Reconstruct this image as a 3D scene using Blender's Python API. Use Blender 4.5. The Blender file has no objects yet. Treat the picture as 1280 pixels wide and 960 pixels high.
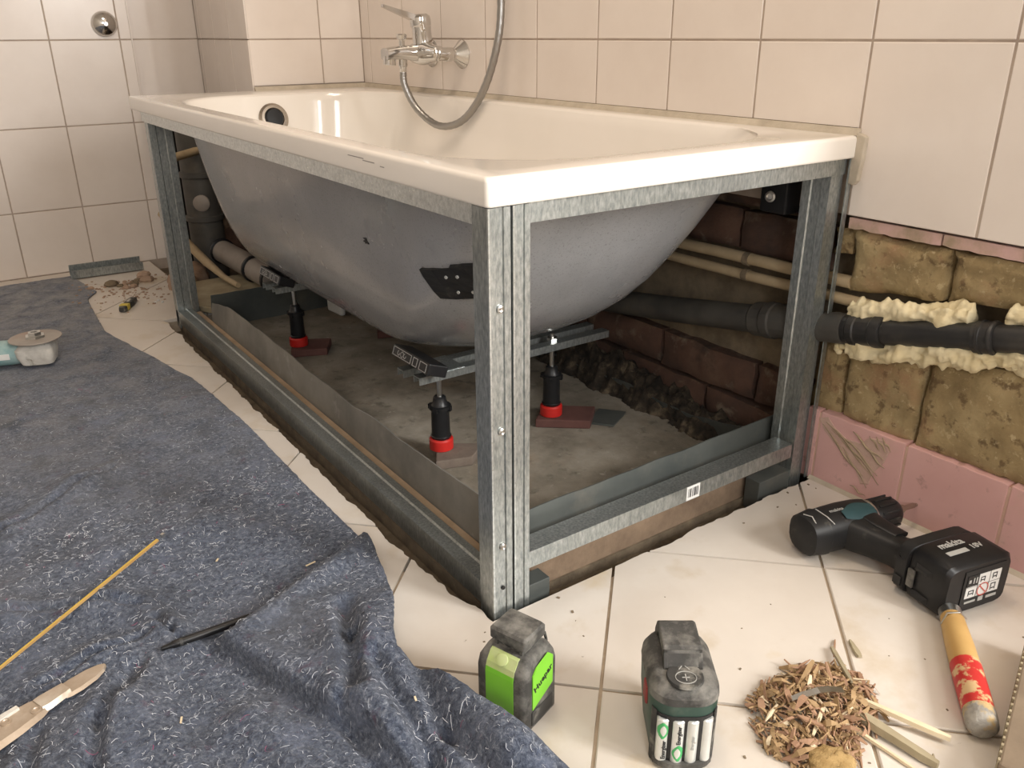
import bpy, bmesh, math, random
from mathutils import Vector, Matrix, noise
random.seed(7)
SC = bpy.context.scene
COL = SC.collection
PI = math.pi
# ---------------------------------------------------------------- camera
YAW, PITCH, ROLL = 0.61138, 0.39496, -0.00562
CAM = Vector((-0.51377, -0.77939, 0.73501)); FPX = 1051.77
fw = Vector((math.sin(YAW)*math.cos(PITCH), math.cos(YAW)*math.cos(PITCH), -math.sin(PITCH)))
rt = Vector((math.cos(YAW), -math.sin(YAW), 0)); up = rt.cross(fw)
r2 = rt*math.cos(ROLL) + up*math.sin(ROLL); u2 = -rt*math.sin(ROLL) + up*math.cos(ROLL)
cd = bpy.data.cameras.new('camera'); cam = bpy.data.objects.new('camera', cd); COL.objects.link(cam)
cd.sensor_width = 36; cd.lens = FPX/1280*36; cd.clip_start = 0.02
m3 = Matrix((r2, u2, -fw)).transposed()
cam.matrix_world = Matrix.Translation(CAM) @ m3.to_4x4()
SC.camera = cam
# ---------------------------------------------------------------- light
w = bpy.data.worlds.new('world'); SC.world = w; w.use_nodes = True
w.node_tree.nodes['Background'].inputs[0].default_value = (.75, .85, 1, 1)
w.node_tree.nodes['Background'].inputs[1].default_value = 0.6
def area(name, loc, target, sx, sy, power, color):
    l = bpy.data.lights.new(name, 'AREA'); l.shape = 'RECTANGLE'; l.size = sx; l.size_y = sy
    l.energy = power; l.color = color
    o = bpy.data.objects.new(name, l); COL.objects.link(o); o.location = loc
    o.rotation_euler = (Vector(target)-Vector(loc)).to_track_quat('-Z', 'Y').to_euler()
    return o
area('window_daylight', (1.18, -2.27, 1.5), (1.18, 0, 1.5), .62, 1.15, 92, (1.0, .985, .96))
area('window_daylight_narrow', (.56, -2.27, 1.5), (.56, 0, 1.5), .22, 1.15, 15, (1.0, .985, .96))
area('fill_daylight_left', (-1.2, -2.27, 1.5), (-1.2, 0, 1.5), .5, 1.15, 24, (.97, .985, 1.0))  # cool fill added to brighten the left wall and fleece
area('lamp_light', (0.08, 0.30, 2.42), (0.08, 0.30, 0), .5, .5, 14, (1.0, .83, .66))
vs = SC.view_settings
vs.view_transform = 'Standard'; vs.look = 'None'; vs.gamma = 1; vs.use_curve_mapping = False
vs.exposure = 0.08

# ---------------------------------------------------------------- materials
def mat(name, cols, scale=8, rough=.5, metal=0, bump=0, bscale=None, detail=5, stain=None, stretch=None,
        spec=.5, rvar=0, coat=0, kind='noise', sheen=0):
    m = bpy.data.materials.new(name); m.use_nodes = True
    nt = m.node_tree; N = nt.nodes; L = nt.links; b = N['Principled BSDF']
    b.inputs['Roughness'].default_value = rough; b.inputs['Metallic'].default_value = metal
    b.inputs['Specular IOR Level'].default_value = spec
    b.inputs['Coat Weight'].default_value = coat
    if sheen: b.inputs['Sheen Weight'].default_value = sheen
    if isinstance(cols[0], (int, float)): cols = [(0, cols), (1, cols)]
    tc = N.new('ShaderNodeTexCoord'); oi = N.new('ShaderNodeObjectInfo')
    ml = N.new('ShaderNodeMath'); ml.operation = 'MULTIPLY'; ml.inputs[1].default_value = 37.3
    L.new(oi.outputs['Random'], ml.inputs[0])
    ad = N.new('ShaderNodeVectorMath'); ad.operation = 'ADD'
    mp = N.new('ShaderNodeMapping')
    if stretch: mp.inputs['Scale'].default_value = stretch
    L.new(tc.outputs['Object'], mp.inputs[0]); L.new(mp.outputs[0], ad.inputs[0]); L.new(ml.outputs[0], ad.inputs[1])
    def tex(sc, det=detail, k='noise'):
        if k == 'voronoi':
            t = N.new('ShaderNodeTexVoronoi'); t.inputs['Scale'].default_value = sc
            L.new(ad.outputs[0], t.inputs['Vector'])
            sp = N.new('ShaderNodeSeparateColor'); L.new(t.outputs['Color'], sp.inputs[0]); return sp.outputs[0]
        t = N.new('ShaderNodeTexNoise'); t.inputs['Scale'].default_value = sc; t.inputs['Detail'].default_value = det
        t.inputs['Roughness'].default_value = .62
        L.new(ad.outputs[0], t.inputs['Vector']); return t.outputs['Fac']
    n1 = tex(scale, k=kind)
    cr = N.new('ShaderNodeValToRGB'); L.new(n1, cr.inputs[0])
    el = cr.color_ramp.elements
    while len(el) < len(cols): el.new(.5)
    for e, (p, c) in zip(el, cols): e.position = p; e.color = (*c[:3], 1)
    out = cr.outputs[0]
    for st in ([stain] if stain and not isinstance(stain, list) else (stain or [])):
        col, sc, lo, hi, amt = st
        n2 = tex(sc, 8); mr = N.new('ShaderNodeMapRange')
        mr.inputs[1].default_value = lo; mr.inputs[2].default_value = hi; mr.inputs[4].default_value = amt
        L.new(n2, mr.inputs[0])
        mx = N.new('ShaderNodeMix'); mx.data_type = 'RGBA'
        L.new(mr.outputs[0], mx.inputs[0]); L.new(out, mx.inputs[6]); mx.inputs[7].default_value = (*col, 1)
        out = mx.outputs[2]
    L.new(out, b.inputs['Base Color'])
    if rvar:
        mr = N.new('ShaderNodeMapRange'); mr.inputs[3].default_value = max(.03, rough-rvar); mr.inputs[4].default_value = min(1, rough+rvar)
        L.new(tex(scale*1.7), mr.inputs[0]); L.new(mr.outputs[0], b.inputs['Roughness'])
    if bump:
        bp = N.new('ShaderNodeBump'); bp.inputs['Strength'].default_value = min(1, bump); bp.inputs['Distance'].default_value = .004
        L.new(tex(bscale or scale*2, 8), bp.inputs['Height']); L.new(bp.outputs[0], b.inputs['Normal'])
    return m
M = {}
M['tile'] = mat('wall_tile_glaze', [(.3, (.73, .65, .585)), (.7, (.79, .715, .65))], 5, .22, rvar=.06, bump=.03, bscale=30)
M['grout'] = mat('wall_grout', [(.3, (.33, .26, .21)), (.7, (.46, .38, .31))], 20, .9)
M['floor_tile'] = mat('floor_tile_glaze', [(.3, (.60, .54, .475)), (.7, (.675, .62, .555))], 4, .34, rvar=.1, bump=.04, bscale=25,
                      stain=[((.50, .40, .27), 9, .56, .72, .55), ((.25, .2, .15), 45, .70, .74, .7), ((.76, .73, .68), 3, .5, .75, .5), ((.55, .42, .22), 5, .60, .70, .5)])
M['floor_grout'] = mat('floor_grout', [(.3, (.32, .25, .18)), (.7, (.48, .39, .29))], 30, .9)
M['screed'] = mat('screed', [(.30, (.14, .12, .09)), (.5, (.24, .21, .165)), (.70, (.34, .305, .25))], 9, .95, bump=.5, bscale=60,
                  stain=[((.32, .20, .11), 3, .55, .7, .45), ((.09, .08, .06), 28, .58, .68, .6), ((.42, .39, .33), 50, .62, .70, .5)])
M['clay_dirt'] = mat('clay_dirt', [(.3, (.40, .28, .175)), (.7, (.54, .40, .27))], 14, .95, bump=.5, bscale=50)
M['bed_brown'] = mat('brown_dirt', [(.3, (.15, .10, .065)), (.7, (.27, .19, .125))], 20, .97, bump=.6, bscale=60)
M['bed_dark'] = mat('trench_bed', [(.3, (.10, .075, .05)), (.7, (.21, .16, .105))], 30, .97, bump=.7, bscale=70)
M['mortar'] = mat('mortar', [(.3, (.13, .10, .065)), (.7, (.26, .20, .13))], 18, .97, bump=.7, bscale=60)
M['brick'] = mat('ochre_brick', [(.25, (.20, .14, .065)), (.5, (.31, .23, .115)), (.75, (.43, .335, .18))], 13, .95, bump=1, bscale=55,
                 stain=[((.12, .075, .035), 40, .56, .64, .8), ((.52, .42, .25), 90, .58, .66, .6), ((.33, .17, .095), 7, .54, .66, .6)])
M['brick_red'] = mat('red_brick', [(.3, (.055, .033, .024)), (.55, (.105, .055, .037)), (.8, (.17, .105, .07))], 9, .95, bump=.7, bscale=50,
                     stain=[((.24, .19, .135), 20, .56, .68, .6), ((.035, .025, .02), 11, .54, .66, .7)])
M['pink'] = mat('pink_tile', [(.3, (.60, .34, .32)), (.7, (.68, .42, .40))], 6, .45, bump=.06, bscale=40,
                stain=[((.50, .40, .28), 9, .55, .72, .55), ((.36, .22, .18), 38, .60, .68, .6)])
M['pink_strip'] = mat('pink_tile_dirty', [(.35, (.36, .27, .19)), (.5, (.50, .34, .28)), (.65, (.58, .38, .35))], 22, .7, bump=.3, bscale=50)
M['pink_grout'] = mat('pink_grout', [(.3, (.55, .36, .28)), (.7, (.66, .46, .37))], 30, .9)
M['plaster'] = mat('plaster', [(.3, (.52, .47, .41)), (.7, (.58, .53, .47))], 6, .9)
M['adhesive'] = mat('tile_adhesive', [(.3, (.27, .20, .13)), (.7, (.40, .31, .21))], 25, .95, bump=.4)
M['adhesive_pink'] = mat('thin_adhesive', [(.3, (.50, .33, .28)), (.7, (.56, .40, .33))], 30, .9, bump=.5, bscale=60)
M['adhesive_edge'] = mat('old_mortar', [(.3, (.42, .36, .28)), (.7, (.55, .48, .38))], 25, .95, bump=.5)
M['enamel'] = mat('white_enamel', [(.4, (.82, .77, .70)), (.6, (.84, .79, .725))], 3, .12, coat=.3)
M['shell'] = mat('grey_ground_enamel', [(.3, (.30, .30, .305)), (.5, (.38, .38, .385)), (.7, (.46, .46, .465))], 2.2, .26, metal=.25, rvar=.08, coat=.25,
                 stain=[((.16, .16, .165), 300, .56, .66, .5), ((.55, .55, .56), 340, .63, .7, .4)])
M['galv'] = mat('galvanised_steel', [(.30, (.25, .28, .28)), (.5, (.39, .42, .415)), (.70, (.55, .58, .575))], 260, .36, metal=.85, rvar=.1, detail=8, stretch=(1, 1, .35),
                stain=[((.16, .17, .165), 9, .5, .75, .55), ((.34, .31, .26), 5, .58, .75, .35)])
M['galv_lit'] = mat('galvanised_lit', [(.25, (.40, .43, .43)), (.75, (.74, .77, .76))], 170, .3, metal=.85, rvar=.1, detail=8)  # lighter copy of galv, gleam and reflection put into the colour
M['zinc'] = mat('zinc_rod', (.6, .6, .58), rough=.3, metal=1)
M['chrome'] = mat('chrome', (.66, .65, .63), rough=.07, metal=1)
M['brass_nickel'] = mat('brushed_nickel', (.45, .40, .34), rough=.25, metal=1)
M['hose'] = mat('steel_hose', (.36, .35, .335), rough=.34, metal=1)
M['black'] = mat('black_plastic', [(.3, (.008, .008, .009)), (.7, (.015, .015, .016))], 30, .38, spec=.35)
M['black_matt'] = mat('black_rubber', [(.3, (.010, .010, .011)), (.7, (.018, .018, .018))], 30, .48, spec=.35, stain=[((.20, .18, .15), 40, .60, .75, .35)])
M['dusty'] = mat('dusty_black_plastic', [(.3, (.03, .029, .027)), (.7, (.075, .072, .066))], 22, .75, bump=.1, bscale=80,
                 stain=[((.36, .345, .31), 34, .44, .72, .62), ((.035, .035, .035), 90, .58, .68, .5)])
M['dusty_dark'] = mat('dusty_dark_plastic', [(.3, (.02, .02, .02)), (.7, (.05, .049, .046))], 22, .65, stain=[((.40, .38, .33), 34, .52, .70, .7)])
M['red'] = mat('red_plastic', (.52, .02, .015), rough=.4)
M['red_dark'] = mat('dull_red_plastic', [(.3, (.20, .018, .016)), (.7, (.28, .04, .035))], 30, .6)
M['green'] = mat('lime_plastic', [(.3, (.19, .56, .03)), (.7, (.23, .62, .045))], 12, .45)
M['green_dusty'] = mat('dusty_lime_plastic', [(.3, (.42, .55, .16)), (.7, (.50, .55, .30))], 30, .8)
M['deep_green'] = mat('deep_green_plastic', [(.3, (.018, .05, .038)), (.7, (.03, .072, .055))], 16, .5, stain=[((.20, .20, .17), 18, .56, .8, .5)])
M['teal'] = mat('teal_plastic', [(.3, (.016, .045, .052)), (.7, (.028, .066, .074))], 22, .5, spec=.35)
M['teal_dusty'] = mat('dusty_teal', [(.3, (.16, .33, .34)), (.7, (.40, .50, .49))], 22, .75)
M['dust_white'] = mat('plaster_dusted_metal', [(.3, (.50, .47, .42)), (.7, (.78, .75, .69))], 22, .85, bump=.5, bscale=60, stain=[((.2, .17, .12), 30, .62, .7, .7)])
M['disc'] = mat('worn_disc', [(.3, (.30, .27, .24)), (.7, (.42, .38, .34))], 8, .5, metal=.4, stain=[((.40, .24, .16), 6, .55, .7, .5)])
M['felt'] = None
M['wood'] = mat('splintered_wood', [(.3, (.27, .17, .08)), (.7, (.47, .32, .17))], 20, .85, stretch=(1, 1, 1))
M['wood_red'] = mat('reddish_splinter', [(.3, (.26, .14, .085)), (.7, (.42, .26, .16))], 20, .85)
M['wood_pale'] = mat('pale_splinter', [(.3, (.66, .53, .35)), (.7, (.78, .67, .48))], 20, .8)
M['wood_grey'] = mat('grey_wood', [(.3, (.26, .21, .13)), (.7, (.42, .36, .24))], 14, .8)
M['handle_wood'] = mat('handle_wood', [(.3, (.46, .27, .085)), (.7, (.60, .39, .15))], 9, .5, stretch=(1, 1, .12), stain=[((.2, .15, .1), 12, .62, .75, .5)])
M['handle_red'] = mat('worn_red_paint', [(.3, (.42, .02, .018)), (.7, (.55, .035, .03))], 20, .5, stain=[((.60, .43, .22), 38, .53, .58, .95)])
M['plaster_grey'] = mat('plaster_smear', [(.3, (.22, .21, .19)), (.7, (.46, .43, .38))], 60, .95, bump=.5, stain=[((.52, .37, .17), 22, .52, .58, .9), ((.06, .055, .05), 34, .60, .66, .8)])
M['foam'] = mat('expanding_foam', [(.3, (.66, .55, .32)), (.7, (.82, .73, .50))], 26, .8, bump=.5, bscale=90)
M['pipe_black'] = mat('black_drain_pipe', [(.3, (.012, .012, .013)), (.7, (.025, .024, .023))], 12, .42, stain=[((.12, .10, .08), 9, .55, .75, .5)])
M['pipe_grey'] = mat('grey_drain_pipe', [(.3, (.045, .042, .038)), (.7, (.085, .08, .07))], 12, .55, stain=[((.16, .13, .09), 9, .55, .75, .5)])
M['pipe_lightgrey'] = mat('dusty_grey_pipe', [(.3, (.22, .19, .165)), (.7, (.32, .285, .25))], 12, .6)
M['pipe_cream'] = mat('cream_pipe', [(.3, (.36, .27, .16)), (.7, (.50, .39, .245))], 14, .7, bump=.1)
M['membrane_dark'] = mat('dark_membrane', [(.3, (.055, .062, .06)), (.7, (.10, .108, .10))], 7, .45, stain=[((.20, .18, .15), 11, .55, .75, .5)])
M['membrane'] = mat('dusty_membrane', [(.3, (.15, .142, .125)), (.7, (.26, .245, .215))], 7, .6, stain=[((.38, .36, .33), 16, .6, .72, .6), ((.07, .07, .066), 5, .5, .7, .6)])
M['slab'] = mat('slab', [(.3, (.13, .10, .08)), (.7, (.22, .175, .14))], 20, .9, bump=.4)
M['slab_red'] = mat('red_slab', [(.3, (.09, .038, .032)), (.7, (.15, .065, .052))], 20, .85, bump=.2)
M['soil'] = mat('dark_rubble', [(.35, (.010, .008, .006)), (.55, (.04, .03, .02)), (.7, (.13, .10, .065))], 40, 1, bump=.8, bscale=70)
M['rubble'] = mat('rubble', [(.3, (.30, .20, .14)), (.7, (.46, .33, .24))], 30, .95, bump=.6)
M['cardboard'] = mat('brown_board', [(.3, (.17, .125, .085)), (.7, (.23, .175, .12))], 18, .9, bump=.15)
M['label'] = mat('label_white', (.72, .72, .70), rough=.5)
M['ink'] = mat('ink', (.015, .015, .015), rough=.6)
M['grey_print'] = mat('grey_print', (.42, .42, .40), rough=.5)
M['red_ink'] = mat('red_ink', (.55, .09, .07), rough=.6)
M['silver'] = mat('silver_wrap', [(.3, (.62, .64, .62)), (.7, (.80, .82, .80))], 20, .3, metal=.5)
M['cell_green'] = mat('green_wrap', (.06, .42, .13), rough=.35)
M['glass_dark'] = mat('dark_lens', (.02, .022, .025), rough=.1)
M['yellow_rule'] = mat('yellow_rule', [(.3, (.52, .36, .045)), (.7, (.64, .47, .09))], 30, .45)
M['yellow'] = mat('yellow_plastic', (.60, .47, .06), rough=.5)
M['tool_metal'] = mat('plaster_smeared_steel', [(.3, (.36, .27, .19)), (.55, (.50, .41, .32)), (.8, (.72, .66, .57))], 14, .4, metal=.45, bump=.3, bscale=30)
M['stone'] = mat('tan_lump', [(.3, (.34, .22, .085)), (.7, (.52, .36, .16))], 60, .95, bump=1, bscale=90)
M['glass'] = mat('pane', (.8, .85, .85), rough=.05)
M['lamp_glass'] = mat('lamp_glass', (.9, .88, .84), rough=.4)
M['scrape'] = mat('scrape_mark', (.30, .27, .25), rough=.6)

# felt: mottled navy / grey fleece with coloured flecks
def felt_material():
    m = bpy.data.materials.new('painter_fleece'); m.use_nodes = True
    nt = m.node_tree; N = nt.nodes; L = nt.links; b = N['Principled BSDF']
    b.inputs['Roughness'].default_value = 1; b.inputs['Specular IOR Level'].default_value = .1
    b.inputs['Sheen Weight'].default_value = .15
    tc = N.new('ShaderNodeTexCoord')
    def nz(sc, det=6, dist=0, ro=.7):
        t = N.new('ShaderNodeTexNoise'); t.inputs['Scale'].default_value = sc; t.inputs['Detail'].default_value = det
        t.inputs['Distortion'].default_value = dist; t.inputs['Roughness'].default_value = ro
        L.new(tc.outputs['Object'], t.inputs['Vector']); return t.outputs['Fac']
    cr = N.new('ShaderNodeValToRGB'); L.new(nz(150, 10, .6, .8), cr.inputs[0])
    el = cr.color_ramp.elements
    for _ in range(3): el.new(.5)
    for e, (p, c) in zip(el, [(.33, (.015, .02, .034)), (.45, (.06, .075, .115)), (.54, (.125, .15, .205)), (.63, (.27, .30, .36)), (.73, (.68, .71, .76))]):
        e.position = p; e.color = (*c, 1)
    out = cr.outputs[0]
    for sc, lo, hi, amt, col in ((16, .52, .66, .45, (.16, .195, .29)), (12, .52, .68, .6, (.035, .04, .055)), (30, .62, .70, .5, (.10, .045, .085)), (44, .70, .75, .7, (.26, .06, .12)),
                                 (27, .64, .74, .45, (.06, .11, .24)), (4, .5, .7, .35, (.17, .175, .19))):
        mr = N.new('ShaderNodeMapRange'); mr.inputs[1].default_value = lo; mr.inputs[2].default_value = hi; mr.inputs[4].default_value = amt
        L.new(nz(sc, 4), mr.inputs[0])
        mx = N.new('ShaderNodeMix'); mx.data_type = 'RGBA'; L.new(mr.outputs[0], mx.inputs[0]); L.new(out, mx.inputs[6]); mx.inputs[7].default_value = (*col, 1)
        out = mx.outputs[2]
    sx = N.new('ShaderNodeSeparateXYZ'); L.new(tc.outputs['Object'], sx.inputs[0])
    mr = N.new('ShaderNodeMapRange'); mr.inputs[1].default_value = .35; mr.inputs[2].default_value = 1.9; mr.inputs[4].default_value = 1.0; L.new(sx.outputs[1], mr.inputs[0])
    mr2 = N.new('ShaderNodeMapRange'); mr2.inputs[1].default_value = .32; mr2.inputs[2].default_value = .66; mr2.inputs[4].default_value = .85; L.new(nz(17, 9, .4), mr2.inputs[0])
    mu = N.new('ShaderNodeMath'); mu.operation = 'MULTIPLY'; L.new(mr.outputs[0], mu.inputs[0]); L.new(mr2.outputs[0], mu.inputs[1])
    mx = N.new('ShaderNodeMix'); mx.data_type = 'RGBA'; L.new(mu.outputs[0], mx.inputs[0]); L.new(out, mx.inputs[6]); mx.inputs[7].default_value = (.36, .355, .355, 1); out = mx.outputs[2]
    L.new(out, b.inputs['Base Color'])
    bp = N.new('ShaderNodeBump'); bp.inputs['Strength'].default_value = .9; bp.inputs['Distance'].default_value = .006
    L.new(nz(190, 8, .5), bp.inputs['Height']); L.new(bp.outputs[0], b.inputs['Normal'])
    return m
M['felt'] = felt_material()
M['fibre'] = mat('lint', [(.3, (.36, .40, .48)), (.7, (.80, .83, .88))], 9, 1)
M['fibre_red'] = mat('red_lint', (.40, .10, .20), rough=1)

# ---------------------------------------------------------------- mesh builder
class B:
    def __init__(s): s.v = []; s.f = []
    def add(s, vs, fs, T=None):
        o = len(s.v)
        s.v += [(T @ Vector(p)) if T else Vector(p) for p in vs]
        s.f += [tuple(i+o for i in q) for q in fs]; return s
    def box(s, x0, x1, y0, y1, z0, z1, T=None):
        return s.add([(x0,y0,z0),(x1,y0,z0),(x1,y1,z0),(x0,y1,z0),(x0,y0,z1),(x1,y0,z1),(x1,y1,z1),(x0,y1,z1)],
                     [(3,2,1,0),(4,5,6,7),(0,1,5,4),(1,2,6,5),(2,3,7,6),(3,0,4,7)], T)
    def rings(s, rings, closed=True, cap0=True, cap1=True, T=None):
        n = len(rings[0]); vs = [p for r in rings for p in r]; fs = []
        for k in range(len(rings)-1):
            for i in range(n if closed else n-1):
                j = (i+1) % n
                fs.append((k*n+i, k*n+j, (k+1)*n+j, (k+1)*n+i))
        if cap0: fs.append(tuple(range(n-1, -1, -1)))
        if cap1: fs.append(tuple((len(rings)-1)*n+i for i in range(n)))
        return s.add(vs, fs, T)
    def prism(s, poly, z0, z1, T=None):
        return s.rings([[(x, y, z0) for x, y in poly], [(x, y, z1) for x, y in poly]], T=T)
    def lathe(s, prof, p0, axis, n=20, T=None, cap=True):
        a = Vector(axis).normalized(); q = a.orthogonal().normalized(); c = a.cross(q); p0 = Vector(p0)
        return s.rings([[p0+a*h+(q*math.cos(2*PI*i/n)+c*math.sin(2*PI*i/n))*r for i in range(n)] for h, r in prof], cap0=cap, cap1=cap, T=T)
    def cyl(s, p0, p1, r0, r1=None, n=16, T=None):
        p0 = Vector(p0); d = Vector(p1)-p0
        return s.lathe([(0, r0), (d.length, r0 if r1 is None else r1)], p0, d, n, T)
    def tube(s, pts, r, n=10, T=None, cap=True):
        pts = [Vector(p) for p in pts]; rings = []
        t0 = (pts[1]-pts[0]).normalized(); q = t0.orthogonal().normalized()
        for k, p in enumerate(pts):
            t = (pts[min(k+1, len(pts)-1)]-pts[max(k-1, 0)]).normalized()
            q = (q - t*q.dot(t)).normalized(); c = t.cross(q)
            rr = r(k/(len(pts)-1)) if callable(r) else r
            rings.append([p+(q*math.cos(2*PI*i/n)+c*math.sin(2*PI*i/n))*rr for i in range(n)])
        return s.rings(rings, T=T, cap0=cap, cap1=cap)
    def mesh(s, name, smooth=None):
        me = bpy.data.meshes.new(name); me.from_pydata([tuple(p) for p in s.v], [], s.f)
        bm = bmesh.new(); bm.from_mesh(me); bmesh.ops.recalc_face_normals(bm, faces=bm.faces); bm.to_mesh(me); bm.free()
        if smooth is not None:
            me.polygons.foreach_set('use_smooth', [True]*len(me.polygons)); me.set_sharp_from_angle(angle=math.radians(smooth))
        return me
    def build(s, name, m, parent=None, smooth=None, bevel=0, world=False, label=None, seg=2):
        return link(name, s.mesh(name, smooth), m, parent, bevel, world, label, seg)
def link(name, me, m, parent=None, bevel=0, world=False, label=None, seg=2):
    o = bpy.data.objects.new(name, me); COL.objects.link(o)
    if m is not None and not me.materials: me.materials.append(M[m] if isinstance(m, str) else m)
    if bevel:
        md = o.modifiers.new('bevel', 'BEVEL'); md.width = bevel; md.segments = seg; md.limit_method = 'ANGLE'; md.angle_limit = math.radians(35)
        md.harden_normals = False
    if parent:
        o.parent = parent
        if world: o.matrix_parent_inverse = Matrix.LocRotScale(parent.location, parent.rotation_euler, None).inverted()
    if label: o['label'] = label
    return o
def empty(name, loc, label, cat, rz=0, group=None):
    o = bpy.data.objects.new(name, None); COL.objects.link(o); o.location = loc; o.rotation_euler = (0, 0, rz); o.empty_display_size = .05
    return tag(o, label, cat, group)
def tag(o, label, cat, group=None, kind=None):
    o['label'] = label; o['category'] = cat
    if group: o['group'] = group
    if kind: o['kind'] = kind
    return o
def struct(o, label=None, cat=None):
    o['kind'] = 'structure'
    if label: o['label'] = label
    if cat: o['category'] = cat
    return o
def text_mesh(s, size, extrude=.0002, bold=0):
    c = bpy.data.curves.new('lettering', 'FONT'); c.body = s; c.size = size; c.extrude = extrude; c.offset = bold
    c.align_x = 'CENTER'; c.align_y = 'CENTER'; c.resolution_u = 2
    o = bpy.data.objects.new('tmp', c); COL.objects.link(o)
    dg = bpy.context.evaluated_depsgraph_get()
    me = bpy.data.meshes.new_from_object(o.evaluated_get(dg)); bpy.data.objects.remove(o); bpy.data.curves.remove(c)
    me.materials.clear(); return me
def frame(o, x, y, z): return Matrix((Vector(x), Vector(y), Vector(z))).transposed().to_4x4() if o is None else Matrix.Translation(Vector(o)) @ Matrix((Vector(x), Vector(y), Vector(z))).transposed().to_4x4()
def put_text(s, size, T, m, parent, bold=0, name='lettering'):
    me = text_mesh(s, size, bold=bold); me.transform(T)
    return link(name, me, m, parent)
def nz(*p): return noise.noise(Vector(p))

# ---------------------------------------------------------------- dimensions
W, L, H = .683, 1.70, .589
TW, TH = .2054, .2565
ZG = .7225
YB = 2.34            # wall behind / left of the tub end

# ================================================================ STRUCTURE
# ---- floor: screed bed with a sunken strip under the bathtub, floor tiles as children
flb = B()
flb.box(-1.75, 2.6, -2.5, 2.6, -.12, -.045)
flb.box(-1.75, 2.6, -2.5, -.018, -.05, -.0035)
flb.box(-1.75, -.045, -.018, 2.45, -.05, -.0035)
flb.box(-.05, .115, 1.614, 2.34, -.05, -.0035)
floor = struct(flb.build('floor', 'floor_grout'))
def clip(poly, a, b, c):     # keep a*x+b*y<=c
    out = []
    for i in range(len(poly)):
        p, q = poly[i], poly[(i+1) % len(poly)]
        dp, dq = a*p[0]+b*p[1]-c, a*q[0]+b*q[1]-c
        if dp <= 0: out.append(p)
        if (dp < 0) != (dq < 0) and abs(dp-dq) > 1e-12:
            t = dp/(dp-dq); out.append((p[0]+(q[0]-p[0])*t, p[1]+(q[1]-p[1])*t))
    return out
CX, CY = -.024, -.004
YE = -.50
def jag(poly):
    out = []
    n = len(poly)
    sh = lambda yy: .020*math.exp(-(yy/.11)**2)
    for i in range(n):
        p, q = poly[i], poly[(i+1) % n]
        out.append((p[0]+sh(p[1]), p[1]) if abs(p[0]-CX) < 1e-6 and p[1] > CY-1e-6 else p)
        onx = abs(p[0]-CX) < 1e-6 and abs(q[0]-CX) < 1e-6
        ony = abs(p[1]-CY) < 1e-6 and abs(q[1]-CY) < 1e-6 and min(p[0], q[0]) > CX-.001
        if onx or ony:
            d = math.hypot(q[0]-p[0], q[1]-p[1]); k = max(1, int(d/.006))
            for j in range(1, k):
                t = j/k; x = p[0]+(q[0]-p[0])*t; y = p[1]+(q[1]-p[1])*t
                a = .007*nz(x*14, y*14, 3.1)+.0035*nz(x*60, y*60, 1.7)+.002*nz(x*190, y*190, 5)
                out.append((x+a+sh(y) if onx else x, y+a if ony else y))
    return out
S = .4335/math.sqrt(2); g = .0022
diag = {}
for iu in range(-9, 10):
    for iv in range(-9, 10):
        u0, u1 = .217+.4335*iu+g*1.4, .217+.4335*(iu+1)-g*1.4
        v0, v1 = .28+.4335*iv+g*1.4, .28+.4335*(iv+1)-g*1.4
        sq = [((u+v)/2, (v-u)/2) for u, v in ((u0, v0), (u1, v0), (u1, v1), (u0, v1))]
        
        polys = []
        base = clip(clip(clip(clip(sq, -1, 0, 1.69), 1, 0, 2.39), 0, -1, 2.29), 0, 1, YB-.005)
        if len(base) < 3: continue
        a = clip(base, 0, 1, CY)
        # wall return: no floor tiles inside the wall mass on the right
        a2 = clip(a, 1, 0, W-.001) if a else []
        a3 = clip(clip(a, -1, 0, -W-.001), 0, 1, YE-.01) if a else []
        b = clip(clip(clip(base, 0, -1, -CY), 1, 0, CX), 0, 1, 1.612) if base else []
        b2 = clip(clip(base, 0, -1, -1.612), 1, 0, .11) if base else []
        whole = max(p[1] for p in sq) < CY and (max(p[0] for p in sq) < W or max(p[1] for p in sq) < YE-.01)
        if whole and base == sq:
            if 'q' not in diag:
                bb = B(); c = Vector((sum(p[0] for p in sq)/4, sum(p[1] for p in sq)/4))
                loc = [(p[0]-c[0], p[1]-c[1]) for p in sq]
                k = 1-.0016/(S/2)
                bb.rings([[(x, y, -.009) for x, y in loc], [(x, y, -.0012) for x, y in loc], [(x*k, y*k, 0) for x, y in loc]], cap0=False)
                diag['q'] = bb.mesh('floor_tile')
            o = link('floor_tile', diag['q'], 'floor_tile', floor)
            o.location = (sum(p[0] for p in sq)/4, sum(p[1] for p in sq)/4, 0)
            continue
        bb = B()
        for pl in (a2, a3, b, b2):
            if pl and len(pl) >= 3:
                ar = abs(sum(pl[i][0]*pl[(i+1) % len(pl)][1]-pl[(i+1) % len(pl)][0]*pl[i][1] for i in range(len(pl))))/2
                if ar < 1e-5: continue
                bb.prism(jag(pl), -.009, 0)
        if bb.v: bb.build('floor_tile', 'floor_tile', floor)
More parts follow.
